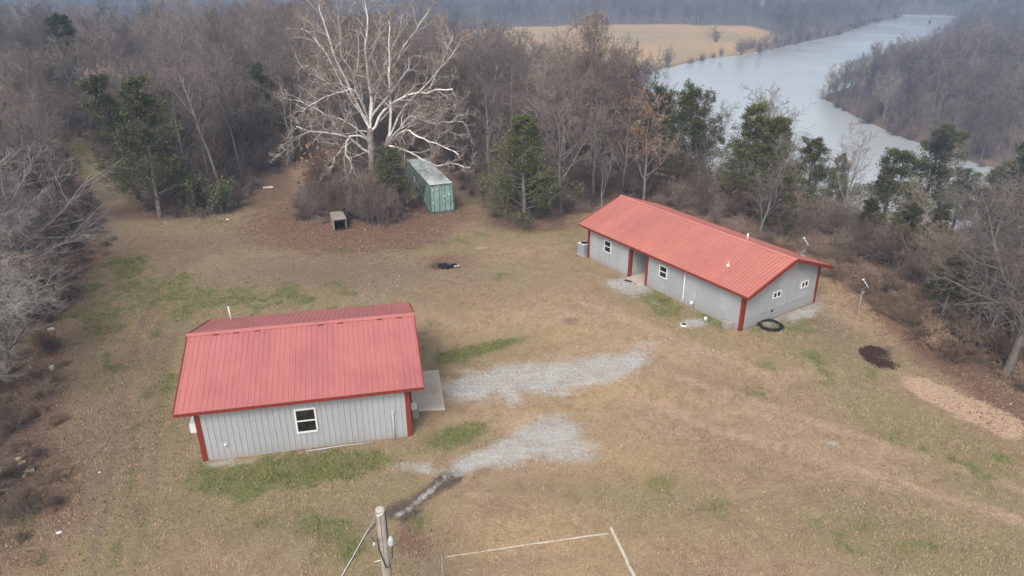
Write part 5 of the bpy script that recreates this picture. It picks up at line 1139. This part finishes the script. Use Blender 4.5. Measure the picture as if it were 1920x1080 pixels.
# far woods: opposite bank, valley and hills
river_right = [at(u, v, WATER_Z)[:2] for u, v in [(1195, 190), (1210, 240), (1260, 300), (1330, 360), (1450, 405), (1600, 440), (1800, 460), (2150, 500), (3000, 500), (3000, 90), (1600, 60), (1400, 90)]]
def far_ok(x, y):
    r = np.hypot(x, y); a = np.arctan2(x, y)
    return (poly_sd(x, y, river) > 1.5) & (poly_sd(x, y, field) > 3) & (r > np.interp(a, AZ, ED)+np.interp(a, AW, WW)*.95)
f1 = darts(30000, 95, 330, -45, 46, 3.7, far_ok); f2 = darts(22000, 330, 720, -45, 46, 6.5, far_ok); f3 = darts(14000, 720, 1150, -46, 46, 11, far_ok)
fx = np.concatenate([f1[0], f2[0], f3[0]]); fy = np.concatenate([f1[1], f2[1], f3[1]]); rr = np.hypot(fx, fy)
sc = g.uniform(.72, 1.12, len(fx))*np.interp(rr, [95, 180, 720, 1100], [.8, 1.0, 1.0, 1.5]); nb = poly_sd(fx, fy, river); sc *= np.clip(.6+nb*.025, .6, 1)
z = terrain(fx, fy)
nearside = (np.degrees(np.arctan2(fx, fy)) > 3) & (fy < 150) & (poly_sd(fx, fy, river_right) > 0)
vis = ~(nearside & (rr < 170) & (nb < 30) & (np.degrees(np.arctan2(fx, fy)) > 5) & (fy < 125))
fx, fy, z, sc = fx[vis], fy[vis], z[vis], sc[vis]
u_, v_ = to_px(fx, fy, z+13*sc)
k0 = ~((u_ > 940) & (u_ < 1262) & (v_ < 125) & (np.hypot(fx, fy) < 330)); fx, fy, z, sc = fx[k0], fy[k0], z[k0], sc[k0]
scatter('far_woods', np.stack([fx, fy, z-.3], 1), g.uniform(0, 6.28, len(fx)), sc, g.integers(0, 4, len(fx)), [e[2] for e in VARS['fartree']], 'bare woods covering the far river banks and hills', 'woods')
print('far woods', len(fx))
# single trees out on the field and its bank
for (px, py, top, lab) in [(1343, 79, 53, 'lone round bare tree out in the middle of the tan field'), (1252, 122, 80, 'bare tree at the left end of the field bank'), (1352, 105, 85, 'bushy bare tree on the field bank nearest the lone tree'), (1390, 102, 78, 'taller bare tree on the field bank beside the river'), (1425, 98, 72, 'bare tree where the field bank meets the woods')]:
    p = at(px, py, -20.6); zt = CAM_H+ray(px, top)[2]*(p[1]/ray(px, top)[1]); s_ = (zt+20.6)/14
    plant('brush', px % 4, p[0], p[1], s_*4.6, px, 'field_tree', lab, 'tree', None, -20.7)
p = at(1655, 245, -21); 
plant('pale', 0, *at(1655, 225, -20.5)[:2], 1.35, 1.0, 'white_tree', 'pale sycamore standing out in the woods of the opposite river bank', 'tree', None, -20.6)

# brush fringing the far banks
cx, cy = darts(9000, 120, 640, -2, 44, 2.6, lambda x, y: (poly_sd(x, y, river) > .3) & (poly_sd(x, y, river) < 6) & ((poly_sd(x, y, river_right) < 0) | (np.hypot(x, y) > 230)))
u, v = to_px(cx, cy, -20); kp = (g.random(len(cx)) < np.where((u > 1235) & (u < 1455) & (v > 90), .22, .8)); cx, cy = cx[kp], cy[kp]
scatter('bank_brush', np.stack([cx, cy, terrain(cx, cy)-.2], 1), g.uniform(0, 6.28, len(cx)), g.uniform(.9, 1.9, len(cx)), g.integers(0, 4, len(cx)), [e[2] for e in VARS['brush']], 'bare brush fringing the far river banks', 'undergrowth'); print('bank', len(cx))
# ------------------------------------------------------------------ ground cover
def mval(name, x, y): u, v = to_px(x, y); return mask(name, u, v)
def tuft(seed, h, n, mat, spread=.12):
    gg = np.random.default_rng(seed); b = gg.normal(0, spread/2, (n, 2)); q = gg.uniform(0, 6.28, n); tl = gg.uniform(.3, 1.4, n); hh = h*gg.uniform(.5, 1.2, n); w_ = .010
    P0 = np.stack([b[:, 0]-w_*np.sin(q), b[:, 1]+w_*np.cos(q), q*0-.01], 1); P1 = np.stack([b[:, 0]+w_*np.sin(q), b[:, 1]-w_*np.cos(q), q*0-.01], 1)
    P2 = np.stack([b[:, 0]+np.cos(q)*hh*tl, b[:, 1]+np.sin(q)*hh*tl, hh], 1)
    return fast_mesh('tuft', np.stack([P0, P1, P2], 1).reshape(-1, 3), [np.arange(n*3).reshape(n, 3)], [mat])
def free(x, y):                 # not under a building, slab or container
    def inr(ox, oy, yaw, a0, a1, b0, b1): c, s_ = math.cos(yaw), math.sin(yaw); a = (x-ox)*c+(y-oy)*s_; b = -(x-ox)*s_+(y-oy)*c; return (a > a0) & (a < a1) & (b > b0) & (b < b1)
    return ~(inr(-12.93, 24.68, .2004, -.05, 8.7, -.05, 7.6) | inr(-12.93, 24.68, .2004, 8.6, 10.5, 1.6, 7.1) | inr(O2[0], O2[1], R2, -.05, 13.55, -.05, 6.8) | inr(-6.69, 56.93, .345, 0, 2.1, 0, 9))
n = 150000; r = np.sqrt(g.uniform(15**2, 62**2, n)); a = np.radians(g.uniform(-50, 50, n)); x, y = r*np.sin(a), r*np.cos(a)
k = (poly_sd(x, y, clear) < .8) & free(x, y); x, y = x[k], y[k]; x, y = x[:95000], y[:95000]
bare_ = np.maximum.reduce([mval('gravel', x, y), mval('mud', x, y), mval('chips', x, y), mval('litter', x, y)*.6, mval('dirt', x, y)*.7]); gr = mval('green', x, y)+vnoise(x, y, 1.3, 31)*.25+vnoise(x, y, .45, 32)*.2
patch = vnoise(x, y, 2.5, 33)*.3+vnoise(x, y, .8, 34)*.3
isg = gr > .5
keepd = (~isg) & (g.random(len(x)) < .75-bare_*1.1+patch); keepg = isg & (g.random(len(x)) < 1.0-bare_*1.0)
def put(nm, kk, meshes, lab, smin, smax):
    xx, yy = x[kk], y[kk]; scatter(nm, np.stack([xx, yy, terrain(xx, yy)], 1), g.uniform(0, 6.28, len(xx)), g.uniform(smin, smax, len(xx)), g.integers(0, len(meshes), len(xx)), meshes, lab, 'grass'); print(nm, len(xx))
put('dry_grass', keepd, [tuft(40+k, .07, 14, M['dry_grass'], .2) for k in range(4)], 'short dry tan grass of the clearing', .5, 1.4)
put('green_grass', keepg, [tuft(50+k, .08, 20, M['green_grass'], .2) for k in range(4)], 'patches of green grass around the buildings', .6, 1.3)
# fallen leaves
n = 420000; r = np.sqrt(g.uniform(15**2, 72**2, n)); a = np.radians(g.uniform(-50, 50, n)); x, y = r*np.sin(a), r*np.cos(a)
pl = np.maximum(mval('litter', x, y), sstep((poly_sd(x, y, clear)+1)/3)*.8); k = (g.random(n) < pl*.55+.010+np.clip(vnoise(x, y, 3, 35), 0, 1)*.02) & (g.random(n) < 1-mval('gravel', x, y)*.8) & free(x, y); x, y = x[k][:120000], y[k][:120000]
c = np.stack([x, y, terrain(x, y)+.018], 1); m_ = len(c); aa = unit(g.normal(0, 1, (m_, 3))*np.array([1, 1, .35])); bb = unit(np.cross(aa, np.array([0, 0, 1.])+g.normal(0, .35, (m_, 3)))); s_ = g.uniform(.035, .085, (m_, 1))
V = np.stack([c-aa*s_*.8, c+bb*s_*.5, c+aa*s_*.8, c-bb*s_*.5], 1).reshape(-1, 3)
o = link('fallen_leaves', fast_mesh('fallen_leaves', V, [np.arange(m_*4).reshape(m_, 4)], [M['litter']])); tag(o, 'scattered brown fallen leaves on grass and wood floor', 'leaves', None, 'stuff'); print('leaves', m_)
# gravel stones
n = 260000; r = np.sqrt(g.uniform(18**2, 52**2, n)); a = np.radians(g.uniform(-14, 30, n)); x, y = r*np.sin(a), r*np.cos(a)
pu, pv_ = to_px(x, y)
k = ((pv_ < 770) | (g.random(n) < .3)) & (g.random(n) < np.clip(mval('gravel', x, y)-.25+vnoise(x, y, 1.6, 41)*.5+vnoise(x, y, .5, 42)*.25, 0, 1)*.5) & free(x, y); x, y = x[k][:7000], y[k][:7000]; m_ = len(x)
c = np.stack([x, y, terrain(x, y)+.012], 1); dirs = np.array([[1, 0, 0], [-.5, .87, 0], [-.5, -.87, 0], [0, 0, .8]]); s_ = g.uniform(.015, .045, (m_, 1, 1)); q = g.uniform(0, 6.28, m_); cq, sq = np.cos(q), np.sin(q)
D = np.repeat(dirs[None], m_, 0)*g.uniform(.6, 1.3, (m_, 4, 1)); D = np.stack([D[..., 0]*cq[:, None]-D[..., 1]*sq[:, None], D[..., 0]*sq[:, None]+D[..., 1]*cq[:, None], D[..., 2]], -1)
V = (c[:, None]+D*s_).reshape(-1, 3); b0 = np.arange(m_)[:, None]*4; F = np.concatenate([b0+np.array([[0, 1, 3]]), b0+np.array([[1, 2, 3]]), b0+np.array([[2, 0, 3]])])
M['gravel'] = leaf_mat('gravel_stones', [(0, (.20, .19, .18)), (.6, (.42, .41, .395)), (1, (.68, .67, .65))], .85, 0)
o = link('gravel', fast_mesh('gravel', V, [F], [M['gravel']])); tag(o, 'pale crushed gravel spread between the two buildings', 'gravel', None, 'stuff'); print('gravel', m_)
print('script done')
